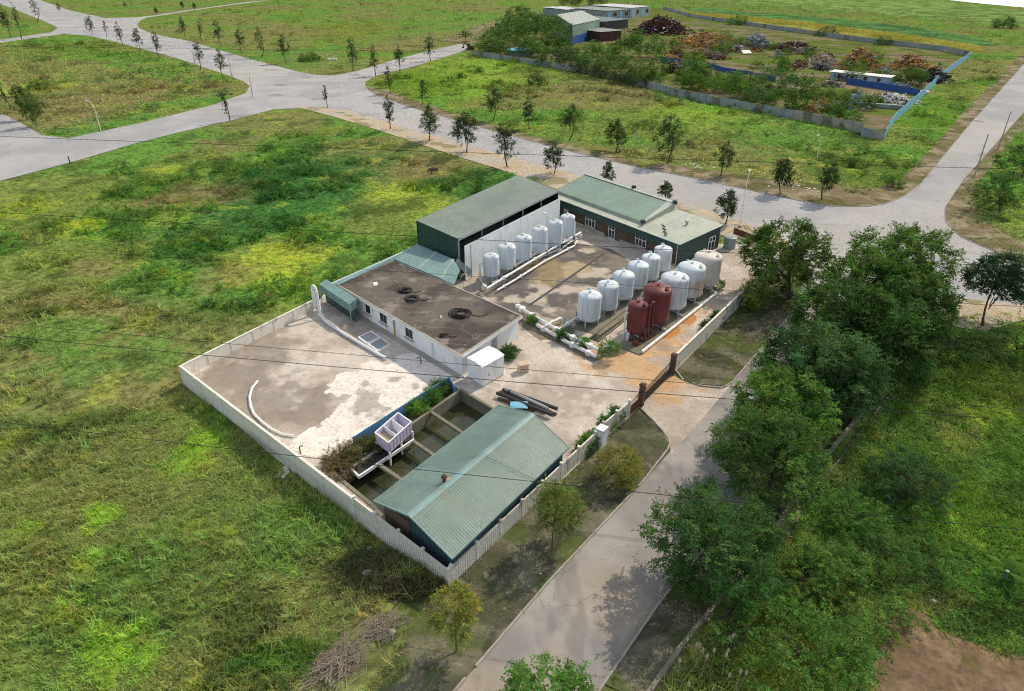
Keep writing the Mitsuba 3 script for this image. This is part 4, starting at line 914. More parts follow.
pipe('long_pipe', 'middle thin white pipe along the shed row of tanks', [P3(t, .95) for t in [(-0.79, 92.01), (3.57, 98.34), (8.88, 105.40)]], .14, posts=4)
pipe('drain_hose', 'pale blue drain pipe down the side of the leftmost tank', [(-4.2, 89.3, 3.1), (-4.5, 89.0, 3.1), (-4.55, 88.9, 2.6), (-4.5, 88.8, .9), (-4.2, 88.3, .3), (-3.7, 87.8, .25)], .16, 'tank_paint')
pipe('wall_pipe', 'white pipe rising on the panel wall above the fifth tank', [(5.6, 104.2, .2), (5.6, 104.2, 5.4), (5.3, 104.0, 5.7), (4.9, 103.7, 5.7)], .13)
pipe('wall_pipe', 'grey pipe at the near end of the panel wall', [(-5.9, 90.9, .2), (-5.9, 90.9, 5.3)], .08, 'steel_grey')
# header pipes in front of the middle row
pipe('header_pipe', 'upper white header pipe before the middle row of tanks', [P3(t, .95) for t in [(0.79, 79.96), (1.81, 78.34), (5.42, 73.51), (7.79, 70.83), (10.14, 68.30)]], .22, posts=5)
pipe('header_pipe', 'lower white header pipe along the driveway edge', [P3(t, .5) for t in [(3.15, 75.43), (6.40, 71.27), (9.84, 67.45)]], .24, posts=4)
for i, (p, q) in enumerate(([(4.10, 74.31), (6.10, 76.49)], [(5.66, 73.25), (8.29, 76.77)])):
    pipe('branch_pipe', 'white branch pipe %s the header pipe and the middle tank row' % ('at the left between' if i == 0 else 'at the right between'), [P3(p, .95), P3(q, .95), P3(q + A_DIR * .3, .5)], .17, posts=2)
solo('valve_box', MB().box(tuple((1.31, 79.17)) + (.9,), (.8, .7, .55), .6).box(tuple((0.78, 79.45)) + (1.2,), (.5, .5, .4), .6), 'pipe_white', 'pair of white valve boxes on the header pipe beside the flat roof corner', 'valve box')
pipe('side_rail_pipe', 'long white pipe along the lane side of the right row of tanks', [P3(t, .3) for t in [(15.32, 68.96), (21.47, 76.64), (28.34, 85.24)]], .2)
solo('header_trough', MB().beam(P3((2.04, 76.39), .12), P3((9.75, 67.39), .12), 1.1, .16), 'concrete_mossy', 'dark mossy kerbed bed under the header pipes', kind='structure')
solo('tank_plinth', MB().prism(Polygon([(7.58, 75.30), (10.90, 73.45), (22.99, 88.77), (21.56, 94.25)]), .06, .16), 'concrete_mossy', 'dark concrete plinth under the middle row of tanks', kind='structure')
solo('tank_plinth_right', MB().prism(Polygon([(12.51, 70.68), (15.05, 68.54), (28.33, 85.07), (27.18, 89.47)]), .06, .18), 'concrete_mossy', 'dark concrete plinth under the right row of tanks', kind='structure')
tr = num('tank_channel'); tag(tr, 'narrow wet channel between the middle and right rows of tanks', kind='structure')
scene[tr] = mikit.ply(MB().beam(P3((10.02, 72.17), .1), P3((18.78, 84.42), .1), 1.1, .05).mesh(), 'pond_water')
for o in (-.62, .62):
    part(tr, 'kerb', MB().beam(P3(v2((10.02, 72.17)) + np.array([.78, -.61]) * o, .18), P3(v2((18.78, 84.42)) + np.array([.78, -.61]) * o, .18), .16, .26), 'concrete_mossy')

# big white pipe by the house and other yard things
pipe('vent_pipe', 'large white pipe arching beside the teal awning and running along the yard', [P3((-25.75, 79.51), 1.0), P3((-25.82, 79.51), 3.5), P3((-25.76, 79.51), 4.0), P3((-25.48, 79.22), 4.2), P3((-25.17, 78.93), 4.0), P3((-25.08, 78.78), 3.4), P3((-24.81, 78.21), .9), P3((-24.01, 76.94), .35), P3((-20.62, 73.29), .3), P3((-14.61, 67.45), .3)], .2)
pipe('bent_pipe', 'curved white pipe lying on the yard beside the long wall', [P3(t, .2) for t in [(-27.98, 62.74), (-28.11, 61.33), (-27.79, 59.59), (-27.11, 57.91), (-26.27, 56.48), (-25.01, 55.10), (-23.62, 53.84), (-22.30, 53.03), (-21.26, 52.79)]], .14)
sk = thing('skylight_hatch', 'two pale framed floor hatches beside the house wall', 'hatch')
h0 = [v2(t) for t in [(-18.93, 72.68), (-17.64, 74.37), (-14.48, 70.93), (-15.85, 69.12)]]
ha = unit(h0[3] - h0[0]); hb = unit(h0[1] - h0[0]); H1, H2 = np.linalg.norm(h0[3] - h0[0]), np.linalg.norm(h0[1] - h0[0])
for i in range(2):
    q0 = h0[0] + ha * H1 * (.02 + .5 * i); q1 = q0 + ha * H1 * .46
    pl = Polygon([q0, q1, q1 + hb * H2, q0 + hb * H2])
    part(sk, 'frame', MB().prism(pl.difference(pl.buffer(-.14)), .06, .34), 'white_paint')
    part(sk, 'cover', MB().prism(pl.buffer(-.13), .06, .28), 'steel_grey' if i == 0 else 'faded_blue')
p = (-20.89, 75.57); solo('sand_mound', MB().lathe([(0, .5), (.35, .42), (.7, .2), (.95, 0)], (p[0], p[1], .05), 12), 'yard_concrete', 'small heap of sand beside the vent pipe', 'heap')
p = (-10.48, 66.71)
pipe('standpipe', 'thin dark hooked standpipe on the yard near the white house', [P3(p, .05), P3(p, .75), (p[0] - .12, p[1], .9), (p[0] - .35, p[1], .88), (p[0] - .45, p[1], .7)], .06, 'steel_dark')
p = (-19.87, 50.27)
pipe('standpipe', 'thin dark hooked standpipe beside the long boundary wall', [P3(p, .05), P3(p, .8), (p[0] + .12, p[1], .95), (p[0] + .35, p[1], .9)], .06, 'steel_dark')
p = (1.24, 64.74)
bb = thing('beige_block', 'beige block standing on the driveway beside the white cabinet', 'block')
part(bb, 'body', MB().box((p[0], p[1] + .3, .55), (1.05, .85, 1.0), .35), 'beige_block')
part(bb, 'lid', MB().box((p[0], p[1] + .3, 1.08), (1.15, .95, .08), .35), 'beige_block')
# blue barrier at the edge of the slab
br = thing('blue_barrier', 'blue sheet barrier along the edge of the white yard slab', 'barrier')
pts = [v2(t) for t in [(-15.21, 51.79), (-13.54, 54.03), (-11.64, 56.59), (-9.33, 59.60), (-6.87, 62.65)]]
for a, b in zip(pts[:-1], pts[1:]):
    part(br, 'sheet', clad(MB(), a, b, -.4, .78, .78, th=.05, step=.35), 'blue_sheet')
part(br, 'sheet', clad(MB(), pts[-1], v2((-6.13, 60.85)), -.4, .78, .78, th=.05, step=.35), 'blue_sheet')
# open hopper and trough over the basin
hp = thing('open_hopper', 'lilac panel hopper with open compartments on white legs over the basin', 'hopper')
h = [v2(t) for t in [(-12.86, 51.20), (-11.18, 54.45), (-9.40, 52.79), (-11.35, 49.67)]]
h[2] = h[1] + h[3] - h[0]
for a, b in ((0, 1), (1, 2), (2, 3), (3, 0)):
    part(hp, 'side_panel', clad(MB(), h[a], h[b], .55, 1.75, 1.75, th=.06, step=.5, out=-1 if a in (0, 1, 2, 3) else 1), 'lilac_panel')
for t in (.36, .7):
    part(hp, 'divider', MB().beam(P3(along(h[0], h[1], t), 1.2), P3(along(h[3], h[2], t), 1.2), .06, 1.1), 'white_paint')
part(hp, 'floor', MB().prism(Polygon(h).buffer(-.03), .58, .64), 'steel_grey')
for a, b in ((0, 1), (1, 2), (2, 3), (3, 0)):
    part(hp, 'top_rail', MB().beam(P3(h[a], 1.79), P3(h[b], 1.79), .1, .09), 'white_paint')
for c in h + [along(h[2], h[3], .5)]:
    part(hp, 'leg', MB().box((c[0], c[1], -.1), (.16, .16, 1.5)), 'white_paint')
part(hp, 'sand_fill', MB().prism(Polygon([h[0], along(h[0], h[1], .34), along(h[3], h[2], .34), h[3]]).buffer(-.06), .64, 1.25), 'wood_pale', label='pale filling in the near compartment')
tg = thing('steel_trough', 'long white framed trough hanging over the basin below the hopper', 'trough')
t0, t1, t2, t3 = v2((-14.68, 48.10)), v2((-13.73, 47.00)), v2((-9.48, 52.42)), v2((-10.63, 53.70))
for a, b in ((t0, t1), (t1, t2), (t3, t0)):
    part(tg, 'side', MB().beam(P3(a, .0), P3(b, .0), .16, .32), 'white_paint')
part(tg, 'floor', MB().prism(Polygon([t0, t1, t2, t3]), -.3, -.24), 'steel_dark')
# pipes heap beside the gabled building
pg = [((-0.97, 61.05), (3.42, 57.66)), ((-1.60, 59.88), (4.05, 55.89)), ((-1.29, 60.56), (4.48, 56.41)), ((-0.75, 60.66), (3.69, 56.94)), ((-1.43, 59.32), (2.36, 57.12)), ((-0.32, 60.27), (4.62, 56.94))]
for i, (p, q) in enumerate(pg):
    solo('steel_pipe', MB().tube([P3(p, .2 + .32 * (i % 2)), P3(q, .2 + .32 * (i % 2))], .2, 10), 'steel_grey' if i == 3 else 'steel_dark' if i % 2 else 'brown_bark', '%s pipe in the heap of dark pipes beside the gabled building' % ORD[i], 'pipe', 'heap of dark steel pipes', smooth=50)
tp = (0.72, 57.66)
v, f = ground_mesh(np.linspace(-.9, .9, 10), np.linspace(-.6, .6, 8))
v[:, 2] = .5 + .25 * meshkit.fbm(v * [1.5, 1.5, 0], 3, 2) - .12 * (v[:, 0] ** 2 + v[:, 1] ** 2)
solo('blue_tarp', (v + [tp[0], tp[1], 0], f), 'sky_blue', 'small crumpled blue tarp lying on the pipe heap', 'tarp', smooth=True)

# pipework along the feet of the tank rows
def valve_line(name, label, rows, off, z, r, m, every):
    k = thing(name, label, 'pipework')
    pts = [np.array([x, y]) + off for x, y in rows]
    d = unit(pts[-1] - pts[0])
    P = [pts[0] - d * 1.6] + pts + [pts[-1] + d * .8]
    part(k, 'run', MB().tube([P3(p, z) for p in P], r, 8), m, smooth=50)
    for p in pts:
        part(k, 'valve', MB().lathe([(0, .3), (.2, .3), (.2, .24), (.05, .22), (.05, 0), (.16, 0), (.16, -.3), (0, -.3)], (p[0], p[1], z + .35), 10), 'steel_dark')
        q = p + unit(off) * -.7
        part(k, 'branch', MB().tube([P3(p, z), P3(p - unit(off) * .5, z + .05), P3(q, z + .25)], r * .7, 6), m, smooth=40)
        part(k, 'support', MB().box((p[0] + d[0] * .7, p[1] + d[1] * .7, z / 2), (.14, .3, z)), 'steel_grey')
valve_line('valve_line', 'pale pipe with dark valves along the court side of the middle tank row', [(x, y) for x, y, _, _ in M_T], B_DIR * -1.75, .5, .12, 'pipe_white', 1)
valve_line('valve_line', 'pale pipe with dark valves along the channel side of the right tank row', [(x, y) for x, y, _, _, _ in R_T[1:]], B_DIR * -2.15, .55, .14, 'pipe_white', 1)
valve_line('valve_line', 'pale blue pipe with dark valves at the feet of the shed row tanks', [(x, y) for x, y, _, _ in L_T], B_DIR * 1.45, .7, .1, 'tank_paint', 1)

# ---------------------------------------------------------------- foliage
def sprays(centres, outward, n_twig, n_leaf, twig_len, leaf, droop, col, r, jit=.32, wid=.42):
    """leafy twigs: from each centre n_twig twigs with n_leaf leaves; returns vertices, faces, colours"""
    C = np.repeat(centres, n_twig, 0); O = np.repeat(outward, n_twig, 0); M = len(C)
    d = O + r.normal(0, .75, (M, 3)); d[:, 2] += .15; d /= np.linalg.norm(d, axis=1, keepdims=True)
    L = twig_len * r.uniform(.6, 1.25, M)
    st = C + r.normal(0, 1, (M, 3)) * twig_len * jit
    side = np.cross(d, [0, 0, 1.0]); side /= np.linalg.norm(side, axis=1, keepdims=True) + 1e-9
    t = (np.arange(n_leaf) + .5) / n_leaf
    pos = st[:, None] + d[:, None] * (L[:, None] * t)[..., None]
    pos[..., 2] -= droop * (L[:, None] * t) ** 2
    sg = np.where(np.arange(n_leaf) % 2 == 0, 1.0, -1.0)
    ld = side[:, None] * sg[None, :, None] * .85 + d[:, None] * .6 + r.normal(0, .35, (M, n_leaf, 3)); ld[..., 2] -= .22
    ld /= np.linalg.norm(ld, axis=-1, keepdims=True)
    nr = np.array([0, 0, 1.0]) + r.normal(0, .45, (M, n_leaf, 3))
    wd = np.cross(ld, nr); wd /= np.linalg.norm(wd, axis=-1, keepdims=True) + 1e-9
    s = leaf * r.uniform(.65, 1.3, (M, n_leaf, 1))
    a = pos; b = pos + ld * s * .5 + wd * s * wid * .5; c = pos + ld * s; e = pos + ld * s * .5 - wd * s * wid * .5
    V = np.stack([a, b, c, e], 2).reshape(-1, 3)
    k = np.arange(M * n_leaf)[:, None] * 4
    Fc = np.concatenate([k + [0, 1, 2], k + [0, 2, 3]], 0)
    cc = np.repeat(col, n_twig, 0) * r.uniform(.72, 1.28, (M, 1)) * (1 + r.normal(0, .06, (M, 3)))
    cc = np.repeat(cc, n_leaf * 4, 0) * np.repeat(r.uniform(.85, 1.15, (M * n_leaf, 1)), 4, 0)
    return V, Fc, np.clip(cc * 1.55, .004, .6)
def crown_points(c, R, Rz, n, r, low=-.55, lump=.35, inner=.25):
    """clump centres through a lumpy crown"""
    d = r.normal(0, 1, (n * 3, 3)); d /= np.linalg.norm(d, axis=1, keepdims=True)
    d = d[d[:, 2] > low][:n]
    off = r.uniform(0, 50, 3)
    lm = 1 - lump + 2 * lump * meshkit.fbm(d * 1.7 + off, 3, 5)
    rad = np.where(r.random(len(d)) < inner, r.uniform(.3, .7, len(d)), r.uniform(.8, 1.03, len(d))) * lm
    p = d * rad[:, None] * [R, R, Rz] + c
    return p, d
def limbs(base, c, R, Rz, pts, r, trunk_r, n=9):
    mb = MB(); base = np.asarray(base, float); top = np.array([c[0], c[1], c[2] + Rz * .25])
    ts = np.linspace(0, 1, 7); bend = r.normal(0, .12, 2) * np.linalg.norm(top - base)
    tr_ = base + (top - base) * ts[:, None]; tr_[:, :2] += bend * (np.sin(ts * np.pi) * .5)[:, None]
    mb.tube(tr_, trunk_r * (1 - .75 * ts), 7)
    for i in r.choice(len(pts), min(n, len(pts)), replace=False):
        t = r.uniform(.3, .8); a = base + (top - base) * t; q = pts[i]; m = (a + q) / 2 + [0, 0, .1 * np.linalg.norm(q - a)]
        mb.tube([a, m, q], [trunk_r * .42, trunk_r * .25, trunk_r * .08], 5, cap=False)
    return mb
def tree(name, label, cat, base, c, R, Rz, col, n=70, twigs=5, leaves=12, tl=1.0, leaf=.32, droop=.25, trunk_r=.16, group=None, seed=0, low=-.55, lump=.35, inner=.25, var=.16, wid=.42, hue=.12, jit=.32, cone=0.0, lump2=None):
    r = np.random.default_rng(seed + 11)
    k = thing(name, label, cat, group)
    pts, d = crown_points(np.asarray(c, float), R, Rz, n, r, low, lump, inner)
    if cone:
        f_ = 1 - cone * np.clip((pts[:, 2] - c[2]) / Rz, -.6, 1); pts[:, :2] = np.asarray(c)[:2] + (pts[:, :2] - np.asarray(c)[:2]) * f_[:, None]
    cl = np.asarray(col) * (1 + r.normal(0, var, (len(pts), 1))) * (1 + r.normal(0, hue, (len(pts), 3)) * [1, .35, .5])
    V, Fc, cc = sprays(pts, d, twigs, leaves, tl, leaf, droop, np.clip(cl, .01, 1), r, wid=wid, jit=jit)
    part(k, 'trunk', limbs(base, c, R, Rz, pts, r, trunk_r), 'brown_bark')
    scene[k + '__crown'] = mikit.ply((V, Fc), 'leaf', color=cc)
    return k
def gz(p): return float(height([p[0]], [p[1]])[0])

DARK, MID, FRESH, YEL, BLUEG = (.058, .112, .030), (.078, .150, .032), (.10, .175, .035), (.185, .19, .035), (.060, .118, .040)
BIG = [  # label, crown centre, R, Rz, trunk base, colour, leaf size
    ('big round dense tree by the road behind the gate wall', (36.97, 85.54) + (5.6,), 5.2, 4.8, (38.01, 83.78), (.062, .118, .026), .34),
    ('tall tree at the back of the lane grove with bright crown top', (48.57, 78.40) + (7.0,), 5.6, 5.0, None, MID, .34),
    ('feathery tree at the left back of the lane grove', (43.08, 74.72) + (6.2,), 4.6, 4.4, None, MID, .34),
    ('dark tree on the field side of the grove, near the road', (45.70, 69.09) + (5.5,), 4.0, 4.6, None, DARK, .34),
    ('feathery tree overhanging the lane in the middle of the grove', (36.10, 66.41) + (5.6,), 5.0, 4.2, None, DARK, .32),
    ('dark bushy tree in the middle of the grove beside the drain', (40.87, 64.50) + (5.0,), 4.6, 4.2, None, DARK, .32),
    ('tree of the grove just below the middle, over the lane edge', (29.77, 57.27) + (5.2,), 4.6, 4.0, None, BLUEG, .30),
    ('grey-green tree of the grove beside the drain end', (33.41, 57.56) + (4.2,), 3.6, 3.4, None, BLUEG, .30),
    ('tree of the grove above the street lamp by the lane', (24.84, 50.55) + (4.6,), 4.0, 3.4, None, MID, .29),
    ('fresh green spreading tree over the lane, second from the camera', (21.74, 44.86) + (4.2,), 4.0, 3.3, None, (.068, .132, .032), .28),
    ('dense dark feathery tree over the lane, nearest to the camera', (14.81, 35.44) + (4.0,), 4.4, 3.1, None, (.054, .112, .032), .26),
]
for i, (lab, c, R, Rz, base, col, lf) in enumerate(BIG):
    b = base if base is not None else (c[0] + .3, c[1] + .2)
    tree('shade_tree', lab, 'tree', (b[0], b[1], gz(b)), c, R, Rz, col, n=int(74 + R * 16), twigs=16, leaves=11, tl=.8, leaf=lf * .96, jit=.42, var=.2, lump2=.3, droop=.22, trunk_r=.22, seed=20 + i, low=-.75, lump=.42, inner=.3)
tree('small_tree', 'small yellow-green tree under the big round tree by the gate wall', 'tree', P3((32.84, 81.30), 0), (32.15, 81.03) + (1.9,), 1.9, 1.9, (.12, .17, .035), n=60, twigs=5, leaves=12, tl=.8, leaf=.28, seed=51, trunk_r=.1)
tree('fresh_tree', 'fresh green treetop cut by the bottom edge of the picture at the lane', 'tree', P3((2.39, 23.69), 0), (2.10, 24.02) + (2.6,), 2.1, 1.9, (.075, .165, .035), n=85, twigs=6, leaves=14, tl=.75, leaf=.22, droop=.1, seed=52)
tree('bush', 'large fresh green bush at the bottom right beside the ploughed soil', 'bush', P3((19.04, 28.68), -.5), (18.73, 28.54) + (1.2,), 4.4, 2.2, (.080, .155, .034), n=170, twigs=6, leaves=14, tl=.85, leaf=.21, seed=53, lump=.5)
tree('bush', 'green bush between the drain and the ploughed soil, above the large one', 'bush', P3((25.62, 35.34), -.5), (24.30, 33.74) + (1.0,), 3.6, 2.0, (.075, .145, .034), n=110, twigs=6, leaves=13, tl=.8, leaf=.21, seed=54, lump=.5)
tree('bush', 'bushy growth along the drain in the middle of the right field', 'bush', P3((21.87, 36.30), -.5), (21.64, 35.01) + (.9,), 2.9, 1.7, (.07, .14, .032), n=100, twigs=6, leaves=13, tl=.75, leaf=.2, seed=55, lump=.5)
tree('bush', 'leafy bush between the drain and the dark blue-green bush', 'bush', P3((28.15, 41.61), -.5), (27.75, 41.11) + (.7,), 2.2, 1.4, (.07, .15, .034), n=70, twigs=6, leaves=12, tl=.7, leaf=.2, seed=65, lump=.5)
tree('bush', 'green bush above the top corner of the ploughed soil', 'bush', P3((28.88, 37.29), -.5), (28.56, 37.04) + (.7,), 2.3, 1.3, (.06, .125, .032), n=70, twigs=6, leaves=12, tl=.7, leaf=.2, seed=66, lump=.5)
tree('bush', 'dark blue-green bush standing alone in the right field', 'bush', P3((35.19, 46.32), -.5), (34.76, 45.92) + (.8,), 3.0, 1.6, (.040, .085, .032), n=90, twigs=6, leaves=12, tl=.8, leaf=.23, seed=56, lump=.5)
tree('bush', 'bushes crowding the far edge of the right field near the lone tree', 'bush', P3((52.02, 69.48), -.5), (52.37, 69.51) + (.8,), 3.6, 1.7, (.055, .105, .03), n=80, twigs=6, leaves=11, tl=.95, leaf=.28, seed=57, lump=.5)
tree('bush', 'bush at the right edge of the picture below the lone tree', 'bush', P3((60.10, 69.48), -.5), (59.67, 69.40) + (1.0,), 3.0, 1.8, (.065, .125, .03), n=70, twigs=6, leaves=11, tl=.95, leaf=.28, seed=58, lump=.5)
tree('bush', 'overhanging fern-like bush at the foot of the grove beside the field', 'bush', P3((44.38, 64.95), -.3), (43.81, 64.39) + (1.0,), 2.3, 1.5, (.060, .125, .034), n=60, twigs=6, leaves=12, tl=1.0, leaf=.28, droop=.4, seed=59, lump=.4)
tree('lone_tree', 'lone dark tree with a leaning slender trunk beside the main road on the right', 'tree', P3((59.85, 76.11), 0), (61.66, 78.54) + (5.3,), 3.1, 3.1, (.036, .075, .030), n=200, twigs=7, leaves=12, tl=.8, leaf=.3, droop=.05, seed=60, lump=.35, low=-.6)
tree('corner_tree', 'dark bushy tree at the road corner on the right edge', 'tree', P3((90.87, 121.73), 0), (90.01, 122.44) + (3.2,), 3.8, 3.2, DARK, n=80, twigs=5, leaves=11, tl=1.1, leaf=.4, seed=61, lump=.5)
tree('corner_tree', 'dark tree behind the corner tree at the right edge', 'tree', P3((110.17, 144.81), 0), (110.73, 147.47) + (3.2,), 4.2, 3.2, DARK, n=80, twigs=5, leaves=11, tl=1.1, leaf=.42, seed=62, lump=.5)
# trees of the lane verge
tree('verge_tree', 'small yellow-green tree with thin trunk on the verge near the fence corner', 'tree', P3((-3.71, 29.32), 0), (-3.75, 29.64) + (3.6,), 1.35, 1.75, (.165, .18, .04), n=75, twigs=6, leaves=12, tl=.55, leaf=.17, seed=70, trunk_r=.07, low=-.8)
tree('verge_tree', 'slender olive-green tree on the verge in the middle of the ribbed fence', 'tree', P3((3.14, 38.31), 0), (3.54, 39.16) + (3.8,), 1.5, 2.2, (.105, .135, .035), n=90, twigs=6, leaves=12, tl=.65, leaf=.18, seed=71, trunk_r=.07, low=-.85, lump=.5)
tree('verge_bush', 'round yellowish bush on the verge near the white gate cabinet', 'bush', P3((9.63, 45.27), 0), (9.51, 46.57) + (1.5,), 1.75, 1.3, (.15, .155, .04), n=95, twigs=6, leaves=12, tl=.6, leaf=.17, seed=72, trunk_r=.06, low=-.4)
for i, (p, z, R, lab) in enumerate((((10.38, 55.28), .8, .75, 'dark potted shrub inside the fence beside the brown side gate'), ((9.36, 54.24), .7, .65, 'green shrub inside the fence, next to the one by the side gate'), ((7.43, 51.63), .6, .7, 'low shrub inside the fence beside the white gate cabinet'), ((6.78, 50.71), .6, .55, 'small shrub inside the fence near the corner of the gabled roof'),
        ((11.26, 67.92), .9, 1.25, 'round leafy green shrub beside the red pipe frame'), ((-0.12, 68.26), .7, .8, 'dark leafy shrub beside the white cabinet'), ((-0.81, 67.74), .6, .65, 'broad-leaved plant next to the dark shrub by the white cabinet'), ((6.21, 72.17), .7, .75, 'dark shrub between the header pipes'), ((8.36, 70.35), .6, .7, 'green shrub between the header pipes nearer the red tanks'),
        ((2.54, 76.34), .6, .6, 'weedy plant under the header pipe by the roof corner'), ((26.17, 77.18), .6, .75, 'dark shrub inside the gate wall'), ((24.64, 75.16), .5, .6, 'lower dark shrub inside the gate wall'), ((29.03, 87.56), .7, .9, 'yellow-green shrub at the far end of the right tank row'), ((-6.66, 83.05), .5, .9, 'pale weeds growing between flat roof and court'), ((-4.86, 82.32), .4, .8, 'second patch of pale weeds beside the flat roof and court'))):
    tree('shrub', lab, 'shrub', (p[0], p[1], .05), (p[0], p[1], z), R, R * .85, (.045, .10, .028) if 'dark' in lab else (.11, .14, .06) if 'pale' in lab else (.07, .15, .03), n=40, twigs=5, leaves=9, tl=.4, leaf=.2, seed=80 + i, trunk_r=.03, low=-.4)
# weeds between slab and basin
for i, (p, R, lab, col) in enumerate((((-15.67, 49.43), 1.7, 'dry olive bush at the near end of the strip beside the basin', (.115, .10, .045)), ((-14.27, 50.32), 1.5, 'dry olive bush below the blue barrier', (.10, .10, .045)), ((-15.79, 47.84), 1.4, 'dry brownish bush beside the boundary wall above the basin', (.12, .10, .05)), ((-13.34, 51.38), 1.1, 'dark weeds behind the hopper', (.07, .085, .03)), ((-9.62, 57.69), .9, 'bright green plants at the foot of the blue barrier', (.09, .19, .03)), ((-8.49, 59.74), .9, 'green creeper at the blue barrier', (.06, .14, .03)), ((-7.80, 61.49), .8, 'dark green plants at the far end of the blue barrier', (.05, .11, .03)))):
    tree('basin_bush', lab, 'bush', (p[0], p[1], -.35), (p[0], p[1], .1), R, R * .6, col, n=55, twigs=6, leaves=10, tl=.5, leaf=.16, seed=110 + i, trunk_r=.03, low=-.3, lump=.4)
# banana plant
bp = thing('banana_plant', 'banana plant with broad bright leaves in the right field', 'plant')
r = np.random.default_rng(5); p = (37.14, 35.79)
for i in range(11):
    a = i * 2.4 + r.uniform(-.3, .3); L = r.uniform(1.5, 2.5); e = r.uniform(.5, 1.1)
    t = np.linspace(0, 1, 6); cx = np.stack([p[0] + np.cos(a) * L * t * math.cos(e), p[1] + np.sin(a) * L * t * math.cos(e), .3 + L * t * math.sin(e) - .9 * L * t * t * .6], 1)
    sd = np.array([-math.sin(a), math.cos(a), 0]); w = .27 * np.sin(np.pi * (.12 + .86 * t))
    v = np.concatenate([cx + sd * w[:, None] + [0, 0, -.05], cx, cx - sd * w[:, None] + [0, 0, -.05]])
    f = [[k + o, k + 1 + o, k + 7 + o, k + 6 + o] for k in range(5) for o in (0, 6)]
    m_ = MB().add(v, f, np.array((.11, .22, .04)) * r.uniform(.7, 1.25))
    part(bp, 'leaf', m_, 'leaf')
part(bp, 'stem', MB().tube([(p[0], p[1], -.5), (p[0], p[1], .5)], .14, 8), 'roof_sage')

# ---------------------------------------------------------------- young street trees
def street_row(row, place, items, col=(.055, .085, .032)):
    items = sorted(items)
    words = ['first', 'second', 'third', 'fourth', 'fifth', 'sixth', 'seventh', 'eighth', 'ninth', 'tenth', 'eleventh', 'twelfth']
    for i, (x, y, h, R, q) in enumerate(items):
        z = gz((x, y)); r_ = abs(hash_(x, y))
        tree('street_tree', '%s slender young tree from the left %s' % (words[i], place), 'tree', (x, y, z - .1), (x + (r_ - .5) * .12 * h, y + (hash_(y, x) - .5) * .1 * h, z + h * (.6 + .08 * r_)), R * 1.15, h * .38, np.asarray(col) * (.75 + .6 * r_),
             n=int((26 + R * 14) * (.9 + .7 * hash_(y, x + 1))), twigs=6, leaves=7, tl=R * .36, leaf=.18 + R * .13, droop=.1, trunk_r=.06 + .012 * h, group=row, seed=int(200 + 999 * r_), low=-.95, lump=.4, inner=.45, cone=.5)
def hash_(x, y):
    v = math.sin(x * 12.9898 + y * 78.233) * 43758.5453
    return v - math.floor(v)
def T_(p, h, R, q):
    k = hash_(p[0] * 3, p[1]); return (p[0], p[1], h * (.93 + .14 * k), R * (.72 + .6 * hash_(p[1], p[0])), q)
street_row('street trees along the near side of the main road', 'on the near verge of the main road', [
    T_((-59.27, 227.00), 7.0, .8, 1.1), T_((-34.11, 194.96), 8.8, 1.6, 1.25), T_((-21.71, 180.09), 8.3, 1.7, 1.1), T_((-11.17, 167.63), 8.9, 1.9, 1.15), T_((-1.03, 153.94), 10.6, 1.9, 1.35), T_((9.25, 148.02), 6.7, 1.45, 1.15), T_((19.69, 138.01), 5.4, 1.2, 1.1), T_((29.70, 127.83), 3.7, .95, 1.05), T_((37.91, 115.03), 6.1, 1.5, 1.05)])
street_row('street trees along the far side of the main road', 'on the far verge of the main road', [
    T_((-43.40, 254.19), 9.3, 1.3, 1.4), T_((-29.29, 232.37), 7.7, 1.2, 1.4), T_((-5.73, 206.14), 9.5, 1.6, 1.6), T_((4.97, 194.96), 7.5, 1.2, 1.7), T_((15.08, 182.42), 8.4, 1.6, 1.4), T_((25.87, 170.20), 8.1, 1.4, 1.7), T_((35.93, 157.06), 10.0, 2.0, 1.6), T_((45.49, 146.40), 7.3, 1.5, 1.7), T_((54.20, 133.78), 6.8, 1.9, 1.3), T_((60.68, 129.11), 7.8, 1.9, 1.6)])
street_row('street trees along the side road beyond the junction', 'along the side road beyond the left junction', [
    T_((-69.18, 314.52), 13.1, 1.6, 1.8), T_((-56.62, 299.26), 11.4, 1.5, 1.8), T_((-48.73, 314.52), 11.2, 1.3, 1.7), T_((-38.93, 349.81), 13.1, 1.9, 1.8), T_((-105.58, 340.31), 13.0, 1.7, 1.6), T_((-124.06, 361.88), 13.5, 1.7, 1.7), T_((-140.84, 381.54), 11.1, 1.5, 1.8), T_((-162.62, 411.10), 14.9, 1.6, 2.0), T_((-187.24, 445.34), 11.7, 1.4, 1.8), T_((-211.67, 478.28), 10.8, 1.4, 1.8), T_((-329.20, 695.81), 6.6, 1.5, 1.8)])
street_row('street trees on the near side of the left back road', 'along the near side of the upper left road', [
    T_((-277.40, 489.09), 11.9, 1.5, 1.2), T_((-258.20, 471.33), 9.5, 1.2, 1.4), T_((-221.82, 419.18), 11.4, 1.7, 1.1), T_((-196.88, 388.55), 12.0, 1.6, 1.2), T_((-173.74, 359.82), 11.9, 1.5, 1.5), T_((-138.15, 321.03), 10.6, 1.6, 1.4), T_((-120.47, 299.26), 10.3, 1.5, 1.5), T_((-82.98, 205.41), 8.5, .8, 2.0)])
